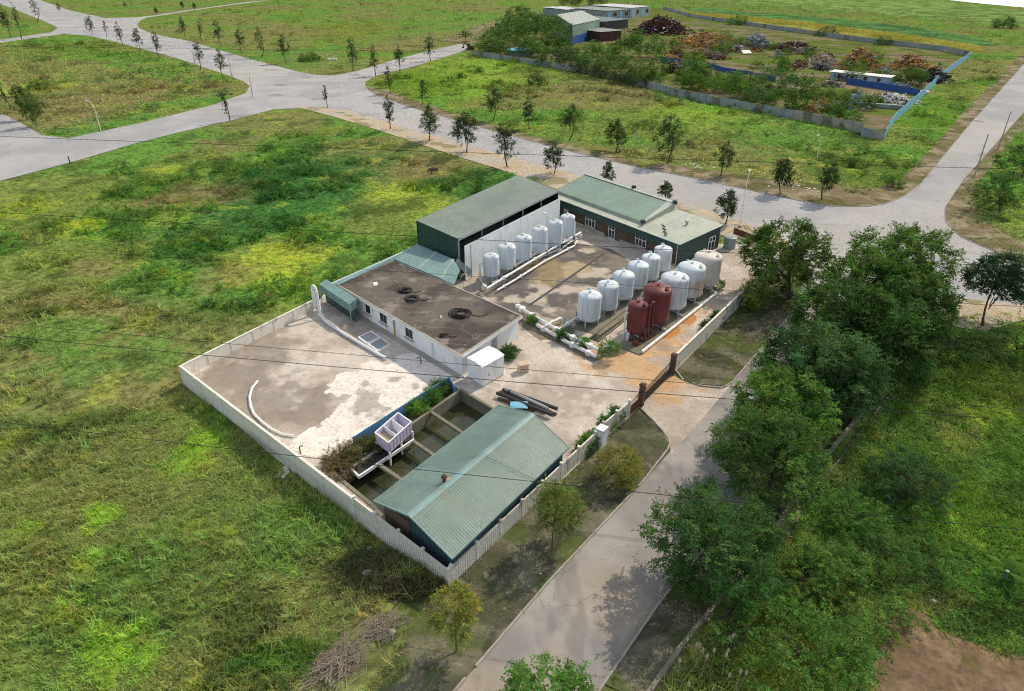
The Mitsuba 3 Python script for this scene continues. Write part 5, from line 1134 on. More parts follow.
street_row('street trees at the upper left corner', 'in the far upper left corner', [T_((-319.41, 471.33), 19.1, 1.9, 1.2), T_((-306.33, 461.25), 19.0, 1.8, 1.2), T_((-385.91, 606.81), 18.8, 2.0, 1.2), T_((-446.20, 742.15), 8, 2.0, 1.2), T_((-347.17, 794.88), 7, 1.6, 1.6), T_((-319.81, 758.95), 7, 1.6, 1.6), T_((-416.91, 814.12), 7, 1.6, 1.6)])
street_row('street trees at the left edge of the picture', 'on the block at the left picture edge', [T_((-159.47, 223.55), 7.5, .6, 2.), T_((-144.10, 207.62), 9.8, 1.9, 1.1), T_((-134.72, 197.65), 7.8, 1.7, 1.1)], (.06, .11, .03))

# ---------------------------------------------------------------- grass and weeds
def tufts(xy, h, n_blade, w, spread, r, lift=1.0, z_of=None, tint=None, lean=.95):
    """grass tufts at xy (n, 2): bent blades with per tuft colour"""
    n = len(xy); B = n * n_blade
    z = height(xy[:, 0], xy[:, 1]) - .04
    c = colours_at(xy[:, 0], xy[:, 1]) * lift if tint is None else np.broadcast_to(tint, (n, 3))
    c = c * r.uniform(.7, 1.3, (n, 1)) * (1 + r.normal(0, .09, (n, 3)))
    hh = h * r.uniform(.55, 1.35, n)
    ang = r.uniform(0, 2 * np.pi, B); rad = spread * np.sqrt(r.random(B))
    P = np.repeat(np.column_stack([xy, z]), n_blade, 0)
    P[:, 0] += rad * np.cos(ang * 1.7); P[:, 1] += rad * np.sin(ang * 1.7)
    H = np.repeat(hh, n_blade) * r.uniform(.6, 1.2, B)
    d = np.stack([np.cos(ang), np.sin(ang)], 1); ln = lean * H * r.uniform(.3, 1.5, B)
    s = np.stack([-d[:, 1], d[:, 0], np.zeros(B)], 1) * (w * r.uniform(.6, 1.4, B))[:, None]
    m = P + np.column_stack([d * (ln * .35)[:, None], H * .6]); t = P + np.column_stack([d * ln[:, None], H * r.uniform(.75, 1.0, B)])
    V = np.stack([P - s * .5, P + s * .5, m + s * .5, m - s * .5, t], 1).reshape(-1, 3)
    k = np.arange(B)[:, None] * 5
    Fc = np.concatenate([k + [0, 1, 2], k + [0, 2, 3], k + [3, 2, 4]])
    cc = np.repeat(c, n_blade, 0) * r.uniform(.8, 1.2, (B, 1))
    return V, Fc, np.clip(np.repeat(cc, 5, 0) * 2.3, .004, .8)
def scatter(poly, n, r):
    x0, y0, x1, y1 = poly.bounds; out = []
    got = 0
    while got < n:
        q = np.column_stack([r.uniform(x0, x1, n * 2), r.uniform(y0, y1, n * 2)])
        q = q[shapely.contains_xy(poly, q[:, 0], q[:, 1])]; out.append(q); got += len(q)
    return np.vstack(out)[:n]
def weeds(xy, R, r, lift=1.0, n_twig=5, n_leaf=8, leaf=.2, tall=.5, tint=None):
    """low leafy weed clumps"""
    z = height(xy[:, 0], xy[:, 1])
    c = colours_at(xy[:, 0], xy[:, 1]) * lift if tint is None else np.broadcast_to(tint, (len(xy), 3)).copy()
    c = c * r.uniform(.7, 1.3, (len(xy), 1)) * (1 + r.normal(0, .08, (len(xy), 3)))
    d = r.normal(0, .6, (len(xy), 3)); d[:, 2] = 1
    P = np.column_stack([xy, z + tall * r.uniform(.1, 1.0, len(xy))])
    return sprays(P, d / np.linalg.norm(d, axis=1, keepdims=True), n_twig, n_leaf, R, leaf, .25, np.clip(c, .01, .5), r)
def mounds(xy, R, H, r, dens=16, twigs=3, leaves=7, leaf=.24, lift=1.0, tl=.5, tint=None, vary=.25):
    """bushy mounds of weeds: sprays spread over low uneven domes"""
    n = len(xy); c = colours_at(xy[:, 0], xy[:, 1]) * lift if tint is None else np.broadcast_to(tint, (n, 3))
    c = c * r.uniform(1 - vary, 1 + vary, (n, 1)) * (1 + r.normal(0, .13, (n, 3)) * [1.2, .6, 1])
    rr = R * r.uniform(.5, 1.3, n); hh = H * r.uniform(.5, 1.4, n); ax = r.uniform(.7, 1.4, (n, 2))
    k = np.maximum(4, (dens * rr / R).astype(int)); idx = np.repeat(np.arange(n), k)
    d = r.normal(0, 1, (len(idx), 3)); d[:, 2] = np.abs(d[:, 2]); d /= np.linalg.norm(d, axis=1, keepdims=True)
    s = r.uniform(.75, 1.05, (len(idx), 1))
    base = np.column_stack([xy, height(xy[:, 0], xy[:, 1])])
    P = base[idx] + d * s * np.column_stack([rr[idx] * ax[idx, 0], rr[idx] * ax[idx, 1], hh[idx]])
    return sprays(P, d, twigs, leaves, tl, leaf, .2, np.clip(c[idx], .01, .5), r)
def stuff(name, label, packs, bsdf):
    o, Vs, Fs, Cs = 0, [], [], []
    for V, Fc, cc in packs:
        Vs.append(V); Fs.append(Fc + o); Cs.append(cc); o += len(V)
    key = num(name)
    scene[key] = mikit.ply((np.vstack(Vs), np.vstack(Fs)), bsdf, color=np.vstack(Cs))
    tag(key, label, None, None, 'stuff')
r = np.random.default_rng(3)
VIEW = Polygon([(-33.14, 23.99), (-1034.22, 1428.79), (1034.22, 1428.79), (33.14, 23.99)])
NOROAD = ROAD_OUT.buffer(1.0)
def region(pts, minus=()):
    p = Polygon(pts).buffer(0).difference(NOROAD).difference(YARD.buffer(.25))
    for m in minus: p = p.difference(m)
    return p
near_left = region([(-32.72, 23.39), (-55.75, 55.71), (-34.98, 61.64), (-4.76, 34.24), (-7.40, 28.68), (-10.19, 23.39)]).difference(Polygon([S] + [(-5.93, 33.52), (-8.36, 26.56), (-10.52, 22.24), (-1.85, 22.24)]))
mid_left = region([(-55.75, 55.71), (-101.56, 119.99), (-90.20, 155.71), (-56.32, 204.68), (-9.66, 155.71), (6.84, 138.01), (-15.67, 109.42), (-26.35, 83.78), (-34.98, 61.64)])
heap_area = Polygon([(-8.49, 33.70), (-5.89, 33.08), (-7.51, 29.43), (-9.50, 25.89), (-13.87, 25.89), (-13.35, 28.68), (-11.54, 30.99)])
near_left = near_left.difference(heap_area)
def thickness(xy):
    c = colours_at(xy[:, 0], xy[:, 1]); return c[:, 1] - c[:, 0]
def pick(poly, n, r, cut, over):
    q = scatter(poly, n * over, r); c = colours_at(q[:, 0], q[:, 1]); m = meshkit.fbm(np.column_stack([q / 9.0, q[:, 0] * 0]), 3, 9)
    return q[np.argsort(-cut(c, m), kind='stable')][:n]
greeny = lambda c, m: (c[:, 1] - 1.15 * c[:, 0]) * 12 + m
clumpy = lambda c, m: m
a = scatter(near_left, 9000, r); b = scatter(mid_left, 9500, r); a2 = pick(near_left, 1500, r, clumpy, 2); b2 = pick(mid_left, 1300, r, clumpy, 3)
stuff('field_grass', 'tall rough grass covering the field left of the compound', [tufts(a, .40, 8, .055, .42, r, 1.12), tufts(b, .42, 6, .095, .6, r, 1.12), tufts(a2, .85, 15, .055, .34, r, 1.15, lean=.8), tufts(b2, 1.0, 12, .09, .5, r, 1.15, lean=.8)], 'blade')
a = scatter(near_left, 900, r); b = pick(mid_left, 340, r, greeny, 4); c_ = pick(mid_left, 340, r, clumpy, 4); e = pick(near_left, 330, r, clumpy, 3)
stuff('field_weeds', 'leafy weeds and dark thickets growing through the left field', [weeds(a, .42, r, 1.0, 3, 7, .17, .4), mounds(b, 1.5, 1.25, r, 13, 4, 6, .34, .95, .5), mounds(c_, 1.1, .85, r, 9, 4, 6, .27, 1.0, .42), mounds(e, .7, .55, r, 8, 4, 6, .17, 1.05, .3)], 'leaf')
soil_edge = SOIL.exterior.buffer(.9).intersection(SOIL.buffer(.5))
right_field = region([(45.73, 67.61), (66.28, 71.18), (33.34, 24.61), (30.92, 26.56), (32.19, 30.20), (29.19, 32.23), (28.43, 33.52), (22.56, 26.56), (10.55, 23.39), (11.76, 28.68), (19.92, 37.29), (32.02, 50.87)], [SOIL.buffer(.2), DRAIN_L.buffer(.9)])
a = scatter(right_field, 9500, r)
s_ = scatter(soil_edge, 420, r); s2 = scatter(SOIL, 60, r)
stuff('meadow_grass', 'lush green grass and weeds of the right field', [tufts(a, .42, 7, .065, .45, r, 1.1), tufts(s_, .28, 8, .05, .35, r, 1.0, tint=(.10, .13, .035)), tufts(s2, .18, 7, .04, .25, r, 1.0, tint=(.11, .12, .04))], 'blade')
a = scatter(right_field, 1200, r); b = pick(right_field, 300, r, clumpy, 3)
stuff('meadow_weeds', 'leafy weeds among the grass of the right field', [weeds(a, .5, r, 1.0, 4, 8, .18, .35), mounds(b, .75, .55, r, 11, 3, 7, .17, 1.05, .4)], 'leaf')
north = region([(-56.56, 277.54), (-21.30, 370.38), (22.83, 345.95), (50.88, 263.08), (84.79, 213.74), (100.15, 186.03), (109.60, 196.29), (234.90, 374.77), (242.45, 370.38), (218.75, 317.74), (134.85, 210.64), (100.04, 165.12), (81.51, 140.21), (74.58, 134.47), (67.07, 135.86), (46.24, 149.67), (12.41, 177.80), (-34.30, 237.97)])
a = scatter(north, 8000, r); b = scatter(north, 800, r); c_ = pick(north, 220, r, clumpy, 4)
stuff('roadside_grass', 'green grass of the plot between main road and junkyard', [tufts(a, .55, 6, .16, .9, r, 1.12)], 'blade')
stuff('roadside_weeds', 'weedy shrubs of the plot between main road and junkyard', [weeds(b, 1.1, r, 1.0, 4, 6, .45, .7), mounds(c_, 2.0, 1.2, r, 12, 4, 6, .46, .95, .7)], 'leaf')
far_blocks = [region([(-166.69, 220.19), (-307.17, 424.74), (-292.35, 481.84), (-228.65, 424.74), (-122.13, 299.26), (-101.33, 272.56), (-96.41, 252.05), (-109.81, 206.14), (-120.98, 184.81)]), region([(-291.11, 585.29), (-313.55, 1071.54), (-16.95, 1071.54), (40.43, 629.90), (-24.88, 436.28), (-40.06, 408.48), (-75.31, 305.20), (-133.44, 366.08)]), region([(-346.39, 481.84), (-574.60, 814.12), (-495.55, 742.15), (-339.31, 546.39)]), region([(-440.87, 758.95), (-338.14, 681.58), (-361.90, 1008.12), (-638.40, 1071.54)])]
packs, packs2 = [], []
for q, n in zip(far_blocks, (3600, 5000, 500, 900)):
    packs.append(tufts(scatter(q, n, r), .8, 5, .34, 1.8, r, 1.12)); packs2.append(weeds(scatter(q, n // 14, r), 1.6, r, .95, 3, 5, .8, .5)); packs2.append(mounds(pick(q, n // 40, r, clumpy, 3), 3.2, 1.3, r, 11, 3, 6, .8, 1.0, 1.1))
stuff('far_grass', 'dry grass on the far building plots at the upper left', packs, 'blade')
stuff('far_weeds', 'weed clumps on the far building plots at the upper left', packs2, 'leaf')
beyond = Polygon([(40.43, 629.90), (67.80, 1071.54), (282.94, 1143.29), (415.78, 565.20), (266.19, 353.75), (250.29, 374.77), (263.18, 408.48), (260.01, 496.56), (242.57, 629.90), (203.05, 814.12), (142.35, 776.52)]).buffer(0)
stuff('far_weeds', 'weeds on the wet fields beyond the junkyard wall', [weeds(scatter(beyond, 2200, r), 2.0, r, 1.1, 3, 5, 1.0, .6)], 'leaf')
yellow = Polygon([(175.71, 742.15), (233.98, 606.81), (256.26, 489.09), (264.01, 419.18), (245.70, 388.55), (239.07, 454.76), (214.96, 555.64), (165.07, 695.81)])
stuff('flowering_weeds', 'yellow flowering weeds in a band beyond the junkyard wall', [weeds(scatter(yellow, 2000, r), 1.1, r, 1., 3, 6, .55, .8, tint=(.26, .24, .045))], 'leaf')
verge_a = region([S] + [(4.28, 46.59), (8.80, 52.42), (13.28, 57.84), (15.09, 52.42), (11.33, 46.06), (2.76, 35.34), (-3.55, 26.56), (-6.47, 22.24), (-10.52, 22.24), (-8.36, 26.56), (-5.93, 33.52)])
verge_b = region([(18.56, 65.17), (31.09, 81.91), (40.10, 94.25), (44.14, 96.20), (42.91, 90.54), (36.35, 79.51), (24.47, 63.26), (22.71, 62.04), (20.62, 62.44), (19.03, 63.68)])
verge_c = region([(5.83, 26.56), (10.64, 33.17), (18.63, 42.19), (27.86, 52.42), (41.66, 67.61), (39.55, 61.64), (31.48, 52.73), (25.04, 45.53), (19.71, 39.05), (14.73, 33.70), (11.03, 29.58), (8.00, 25.89)])
tk = lambda poly, n, tint, h=.16: tufts(scatter(poly, n, r), h, 8, .035, .28, r, 1, tint=tint)
stuff('verge_grass', 'thin dry grass on the verges of the lane', [tk(verge_a, 3000, (.10, .135, .045)), tk(verge_a, 900, (.15, .125, .06)), tk(verge_b, 1500, (.07, .085, .028)), tk(verge_b, 400, (.10, .115, .035), .28), tk(verge_c, 900, (.07, .08, .03))], 'blade')
band = lambda pts, n: scatter(Polygon(pts).buffer(.3), n, r)
stuff('roadside_tufts', 'grass tufts along the edges of the main road', [tufts(scatter(region([(51.18, 78.35), (68.62, 80.10), (62.66, 71.18), (47.54, 71.18)]), 500, r), .3, 8, .06, .4, r, 1.0), tufts(scatter(region([(164.93, 227.00), (99.00, 146.40), (82.84, 125.33), (77.67, 116.11), (76.36, 108.93), (80.35, 99.04), (84.69, 105.61), (84.05, 110.90), (85.76, 119.43), (101.22, 143.25), (131.00, 181.25), (144.63, 196.29)]), 260, r), .4, 6, .1, .5, r, 1.0), tufts(scatter(region([(82.61, 117.19), (83.43, 109.91), (88.42, 102.46), (174.08, 223.55), (131.00, 181.25), (101.22, 143.25)]), 1500, r), .5, 7, .12, .7, r, 1.1)], 'blade')
# plumed reeds at the bottom of the picture
rd = thing('plume_reeds', 'tall reeds with pale feathery plumes at the bottom beside the lane', 'reeds')
q = scatter(Polygon([(9.25, 25.89), (11.85, 29.05), (14.28, 29.43), (14.45, 26.56), (12.65, 24.61)]), 60, r)
V, Fc, cc = tufts(q, 1.2, 9, .05, .3, r, tint=(.11, .15, .04))
scene[rd + '__leaves'] = mikit.ply((V, Fc), 'blade', color=cc)
for i, (x, y) in enumerate(scatter(Polygon([(9.56, 25.89), (11.76, 28.68), (14.36, 28.98), (14.56, 25.89), (12.79, 25.11)]), 14, r)):
    z = 1.7 + .5 * hash_(x, y); lean = r.normal(0, .2, 2)
    part(rd, 'plume', MB().tube([(x, y, 0), (x + lean[0] * .4, y + lean[1] * .4, z * .7), (x + lean[0], y + lean[1], z)], [.012, .012, .012], 4, cap=False).lathe([(.02, 0), (.10, .15), (.09, .32), (.03, .5), (0, .55)], (x + lean[0], y + lean[1], z - .1), 7), 'wood_pale')
# drain channel walls on the right, old pole lying beside it
dk = thing('drain_channel', 'low broken concrete drain wall along the edge of the right field', 'drain')
for a, b in zip(DRAIN[:-1], DRAIN[1:]):
    n = max(1, int(np.linalg.norm(v2(b) - v2(a)) / 2.2))
    for i in range(n):
        p, q = along(a, b, i / n), along(a, b, (i + .985) / n)
        o = hash_(p[0], p[1]) * .12
        part(dk, 'wall_block', MB().beam(P3(p, .02 + o), P3(q, .02 + o), .3, .6), 'concrete_mossy')
        d = unit(q - p); nn = np.array([d[1], -d[0]]) * 1.0
        part(dk, 'inner_block', MB().beam(P3(p - nn, -.06 + o * .4), P3(q - nn, -.06 + o * .4), .2, .34), 'bare_soil')
solo('fallen_pole', MB().tube([P3((40.02, 62.65), .25), P3((33.87, 54.86), .25)], .12, 8), 'concrete_grey', 'pale concrete pole lying along the drain beside the grove', 'pole')

# ---------------------------------------------------------------- lamps, poles and overhead lines
def lamp(label, base, h, arm, reach=1.6, m='white_paint'):
    k = thing('street_lamp', label, 'street lamp')
    x, y = base; d = unit(arm)
    part(k, 'pole', MB().tube([(x, y, 0), (x, y, h * .78)], [.10, .06], 8), m, smooth=True)
    pts = [(x + d[0] * reach * t, y + d[1] * reach * t, h * .78 + h * .22 * math.sin(t * 1.5)) for t in np.linspace(0, 1, 7)]
    part(k, 'arm', MB().tube(pts, .05, 6), m, smooth=True)
    e = np.array(pts[-1])
    part(k, 'lamp_head', MB().lathe([(0, -.12), (.14, -.1), (.19, 0), (.12, .1), (0, .13)], (0, 0, 0), 10).mesh(), m, to_world=T().translate((e + np.array([d[0] * .3, d[1] * .3, 0])).tolist()).rotate([0, 0, 1], math.degrees(math.atan2(d[1], d[0]))).scale([2.4, 1, .8]))
    part(k, 'base', MB().box((x, y, .15), (.4, .4, .3)), 'concrete_grey')
lamp('tall white street lamp at the right end of the green building', (39.84, 113.20), 9.6, (.35, .9))
lamp('white street lamp on the block at the far left', (-113.53, 191.55), 8.2, (-.9, .15), 1.5)
lamp('white street lamp at the left junction leaning over the road', (-52.91, 218.55), 8.0, (.3, .95))
lamp('white street lamp on the far grass beside the main road, before the junkyard', (72.73, 162.19), 5.5, (-.8, -.5), 1.2)
lamp('street lamp among the lane trees with its white arm over the leaves', (23.58, 49.68), 6.2, (-.8, .3), 1.8)
def pole(label, base, h, cross=True, m='concrete_grey', rz=0.2):
    k = thing('utility_pole', label, 'utility pole')
    x, y = base
    part(k, 'shaft', MB().tube([(x, y, 0), (x, y, h)], [.16, .10], 8), m, smooth=True)
    if cross:
        part(k, 'crossarm', MB().box((x, y, h - .35), (2.0, .12, .12), rz), 'steel_grey')
        for s in (-.85, 0, .85):
            part(k, 'insulator', MB().lathe([(.03, 0), (.07, .05), (.06, .2), (0, .24)], (x + s * math.cos(rz), y + s * math.sin(rz), h - .29), 7), 'steel_dark')
pole('utility pole on the right verge, nearer the corner', (100.27, 145.60), 9.0, True, rz=.9)
pole('utility pole on the right verge, farther from the corner', (121.57, 171.25), 9.0, True, rz=.9)
for (p, h, lab) in (((-118.11, 195.62), 8, 'thin grey pole behind the white lamp at the far left'), ((-114.76, 294.96), 8, 'thin pole in the grass edge right of the left back road'), ((-89.73, 245.84), 7, 'thin pole standing at the edge of the left junction'), ((-138.59, 317.74), 7, 'thin pole at the left back road near the bend'), ((-15.15, 212.18), 6, 'thin post on the far verge behind the tall street tree'), ((-4.61, 223.55), 5, 'thin post in the green plot beyond the main road'), ((30.27, 168.14), 5, 'thin post in the grass of the plot before the junkyard'), ((-102.73, 157.52), 1.6, 'short dark post beside the main road at the left')):
    pole(lab, p, h, False, 'steel_grey' if h > 2 else 'steel_dark')
def wire(label, p, q, sag, r=.022):
    t = np.linspace(0, 1, 25); p, q = np.asarray(p, float), np.asarray(q, float)
    pts = p + (q - p) * t[:, None]; pts[:, 2] -= sag * 4 * t * (1 - t)
    solo('overhead_line', MB().tube(pts, r, 5, cap=False), 'cable_black', label, 'cable', 'overhead lines crossing the compound')
def wire_through(label, a, b, z, r=.022, sag=.5):
    """a line through the two given points, carried on to poles on both sides"""
    a, b = v2(a), v2(b); d = b - a
    wire(label, P3(a - d * .25, z + sag * .4), P3(b + d * .25, z + sag * .4), sag, r)
wire_through('overhead line nearest the camera, passing over the gabled roof', (-39.99, 43.05), (18.59, 33.44), 9, .024)
wire_through('overhead line crossing the yard just below the white cabinet', (-49.29, 57.13), (19.73, 45.97), 9, .030)
wire_through('thin overhead line crossing above the flat roofed house front', (-49.44, 57.92), (39.74, 43.24), 10, .022)
wire_through('overhead line passing in front of the shed row of tanks', (-72.70, 92.82), (59.54, 72.90), 9.5, .036)
wire_through('thin overhead line over the right row of tanks', (-63.89, 79.49), (52.63, 62.45), 9.5, .022)
wire_through('overhead line along the main road at the left', (-106.83, 144.17), (89.51, 117.96), 9, .045)
wire_through('far overhead line above the upper left blocks', (-224.87, 322.75), (201.26, 287.04), 9, .05)

# ---------------------------------------------------------------- heaps and litter near the fence corner
r = np.random.default_rng(12)
def sticks(name, label, c, R, Ry, n, L, rad, m, h=.5, cat='brush heap', main=.9):
    """cut branches: bent, forked sticks lying mostly along one direction"""
    mb = MB()
    for i in range(n):
        a = r.normal(main, .75); o = r.normal(0, .5, 2) * [R, Ry]; q = np.array(c) + o[0] * A_DIR + o[1] * B_DIR
        z = gz(q) + .04 + h * r.random() * max(0, 1 - (o[0] / R) ** 2 - (o[1] / Ry) ** 2)
        l = L * r.uniform(.25, 1.1); d = np.array([math.cos(a), math.sin(a), r.normal(0, .12)])
        p = np.array([q[0], q[1], z]); pts = [p - d * l / 2]
        for k in range(4): pts.append(pts[-1] + d * l / 4 + r.normal(0, .07, 3) * l * [1, 1, .4])
        mb.tube(pts, rad * np.linspace(1.1, .3, 5) * r.uniform(.6, 1.5), 4, cap=False)
        if l > L * .5:
            for k in (1, 2, 3):
                e_ = d + r.normal(0, .6, 3) * [1, 1, .5]; mb.tube([pts[k], pts[k] + e_ * l * .16, pts[k] + e_ * l * .3 + r.normal(0, .05, 3)], [rad * .6, rad * .4, rad * .2], 3, cap=False)
    k = num(name); scene[k] = mikit.ply(mb.mesh(), m); tag(k, label, cat, None, 'stuff')
sticks('brush_heap', 'heap of pale cut dry branches at the bottom of the verge', (-11.47, 28.53), 2.3, 1.3, 260, 2.1, .024, 'dead_wood', .6)
sticks('brush_heap', 'scattered dead branches above the brush heap', (-9.15, 31.15), 2.0, 1.2, 120, 2.2, .022, 'dead_wood', .35, main=.4)
sticks('brush_heap', 'dark rotting branches in the shade of the fence corner', (-7.99, 35.34), 1.5, 1.2, 90, 1.9, .022, 'brown_bark', .3, main=2.0)
def mound(R, h, seed, n=26, sq=1.0):
    t = np.linspace(-1, 1, n); X, Y = np.meshgrid(t, t); rr = np.sqrt(X ** 2 + Y ** 2)
    z = h * np.clip(1 - rr, 0, 1) ** .8 * (.5 + meshkit.fbm(np.stack([X * 2.5, Y * 2.5, X * 0 + seed], -1), 4, seed)) - .03
    i, j = np.meshgrid(np.arange(n - 1), np.arange(n - 1), indexing='ij'); a = i * n + j
    f = np.stack([a, a + 1, a + n + 1, a + n], -1).reshape(-1, 4)
    return np.column_stack([X.ravel() * R, Y.ravel() * R * sq, z.ravel()]), f[(rr.ravel()[f] < .97).all(1)]
dif('straw', mikit.proc(lambda p, n, uv: MIX((.11, .088, .055), (.19, .155, .105), SS(.3, .7, F(p.x * 5, p.y * 2, 1.0, 4)))))
v, f = mound(1.7, .38, 3, sq=.75); c = (-11.34, 28.53)
solo('straw_heap', (v + [c[0], c[1], gz(c)], f), 'straw', 'low mound of dry straw under the cut branches', 'heap', smooth=True)
def rock(label, c, s, m='concrete_grey'):
    mm = trimesh.creation.icosphere(2, 1.0); q = mm.vertices * (.75 + .5 * meshkit.fbm(mm.vertices * 1.3 + c[0], 3, 2))[:, None] * [s, s * .8, s * .55]
    solo('rubble_rock', (q + [c[0], c[1], gz(c) + s * .1], mm.faces), m, label, 'rock', smooth=False)
rock('pale rock in the shaded grass below the ribbed fence, left of the others', (-11.43, 39.37), .28)
rock('flat pale rock near the dark branches by the fence corner', (-11.16, 36.69), .35)
rock('small pale rock beside the flat one by the fence corner', (-10.33, 36.30), .22)
rock('grey rock at the foot of the ribbed fence', (-8.73, 37.29), .25)
rock('pale slab of rubble above the brush heap', (-8.26, 30.83), .26, 'concrete_grey')
rock('small pale stone at the lane verge edge', (2.42, 34.24), .14)
rock('tiny white stone beside the ploughed soil', (30.75, 33.79), .28, 'litter_white')
rock('pale stone at the drain wall', (17.88, 34.24), .3)
def litter(label, c, n, R, s, m='litter_white', cat='litter'):
    mb = MB()
    for i in range(n):
        q = np.array(c) + r.normal(0, R, 2); mb.box((q[0], q[1], gz(q) + s * .35), (s * r.uniform(.4, 1.6), s * r.uniform(.3, 1), s * r.uniform(.1, .6)), r.uniform(0, 3))
    k = num('litter'); scene[k] = mikit.ply(mb.mesh(), m); tag(k, label, cat, None, 'stuff')
litter('white plastic rubbish in the grass below the long wall', (-21.46, 48.88), 8, .35, .4)
litter('rubbish scattered on the far verge of the main road, left part', (43.04, 154.82), 16, 2.8, .38)
litter('rubbish scattered on the far verge of the main road, right part', (61.20, 138.74), 20, 3.0, .38)
litter('white rubbish on the dirt track at the upper right', (234.08, 393.35), 14, 3.0, 1.4)
litter('pale rubbish on the block beside the left junction', (-86.46, 353.75), 6, 1.5, 1.4)
litter('small pale stones along the lane kerb', (3.54, 34.60), 16, 2.6, .12)
solo('dead_stick', MB().tube([P3((-33.02, 34.27), -.6), P3((-31.25, 32.95), -.3)], .03, 5), 'wood_pale', 'pale stick standing in the grass at the lower left', 'stick')
cw = thing('grazing_cow', 'small dark cow grazing in the field behind the tall shed', 'cow')
x, y = (-17.59, 152.21); z = gz((x, y))
cm = trimesh.creation.icosphere(2); vb = cm.vertices.copy()
vb = vb * [1.0 + .05, .36, .42]; vb[:, 2] += .05 * (vb[:, 0] > .5)
body = MB().add(vb + [0, 0, .95], cm.faces)
for sx, sy in ((.65, .18), (.65, -.18), (-.65, .18), (-.65, -.18)):
    body.tube([(sx, sy, .85), (sx + .04, sy, .45), (sx - .02, sy, 0)], [.15, .09, .07], 6)
body.tube([(.85, 0, 1.1), (1.15, 0, .95), (1.35, 0, .5), (1.42, 0, .3)], [.26, .19, .16, .10], 8)
body.tube([(-1.0, 0, 1.15), (-1.12, 0, .8), (-1.1, 0, .45)], [.05, .03, .03], 5)
for s in (-1, 1): body.tube([(1.22, s * .1, .82), (1.2, s * .3, .84)], [.06, .03], 5)
scene[cw + '__body'] = mikit.ply(body.mesh(), 'brown_bark', smooth=40, to_world=T().translate([x, y, z]).rotate([0, 0, 1], 200))

# ---------------------------------------------------------------- the junkyard beyond the main road
def sheet_fence(name, label, pts, h, m, bay=3.0, th=.12, post=True):
    k = thing(name, label, 'wall'); n_all = 0
    mm_ = m
    for a, b in zip(pts[:-1], pts[1:]):
        L = np.linalg.norm(v2(b) - v2(a)); n = max(1, int(L / bay)); d = unit(v2(b) - v2(a)); ang = math.atan2(d[1], d[0])
        for i in range(n):
            c = along(a, b, (i + .5) / n); dh = .18 * (hash_(c[0], c[1]) - .5); z = gz(c)
            part(k, 'panel', MB().box((c[0], c[1], z + (h + dh) / 2 - .1), (L / n - .05, th, h + dh + .2), ang), mm_ if hash_(c[1], c[0]) < .62 or mm_ != 'faded_blue' else ('concrete_grey' if hash_(c[0], 3.1) < .6 else 'concrete_mossy'))
            if post:
                c = along(a, b, i / n); part(k, 'post', MB().box((c[0], c[1], z + h / 2), (.22, .26, h + .25), ang), m)
    return k
sheet_fence('junkyard_wall', 'weathered blue-grey wall along the near side of the junkyard', [(50.96, 267.74), (57.95, 247.88), (64.23, 237.02), (76.01, 220.19), (85.88, 206.88), (99.57, 184.81)], 2.5, 'faded_blue')
sheet_fence('junkyard_wall', 'overgrown blue-grey wall under the creepers left of the junkyard', [(-20.29, 370.38), (15.83, 327.80), (36.56, 299.26), (50.96, 267.74)], 2.5, 'faded_blue')
sheet_fence('blue_fence', 'bright blue sheet fence along the right side of the junkyard', [(100.29, 186.03), (112.04, 204.68), (143.84, 248.91), (181.52, 302.20), (229.77, 366.08)], 2.8, 'sky_blue', 2.5, .06, False)
sheet_fence('back_wall', 'pale grey wall at the far side of the junkyard', [(228.76, 366.08), (230.86, 393.35), (221.25, 419.18), (208.36, 448.44), (195.85, 504.25), (178.98, 575.08), (160.00, 654.76), (159.34, 794.88)], 2.6, 'faded_blue', 5)
sheet_fence('tarp_fence', 'deep blue tarpaulin fence before the long cabin', [(129.38, 277.54), (137.52, 263.08), (143.16, 249.95)], 2.2, 'blue_deep', 3, .08, False)
sheet_fence('tarp_fence', 'deep blue tarpaulin fence in the middle of the junkyard', [(88.61, 331.28), (90.51, 311.35), (98.80, 296.38), (103.63, 282.69)], 2.0, 'blue_deep', 3, .08, False)
sheet_fence('tarp_fence', 'blue tarpaulin screen at the left of the junkyard', [(70.40, 345.95), (81.30, 331.28)], 2.4, 'blue_deep', 3, .08, False)
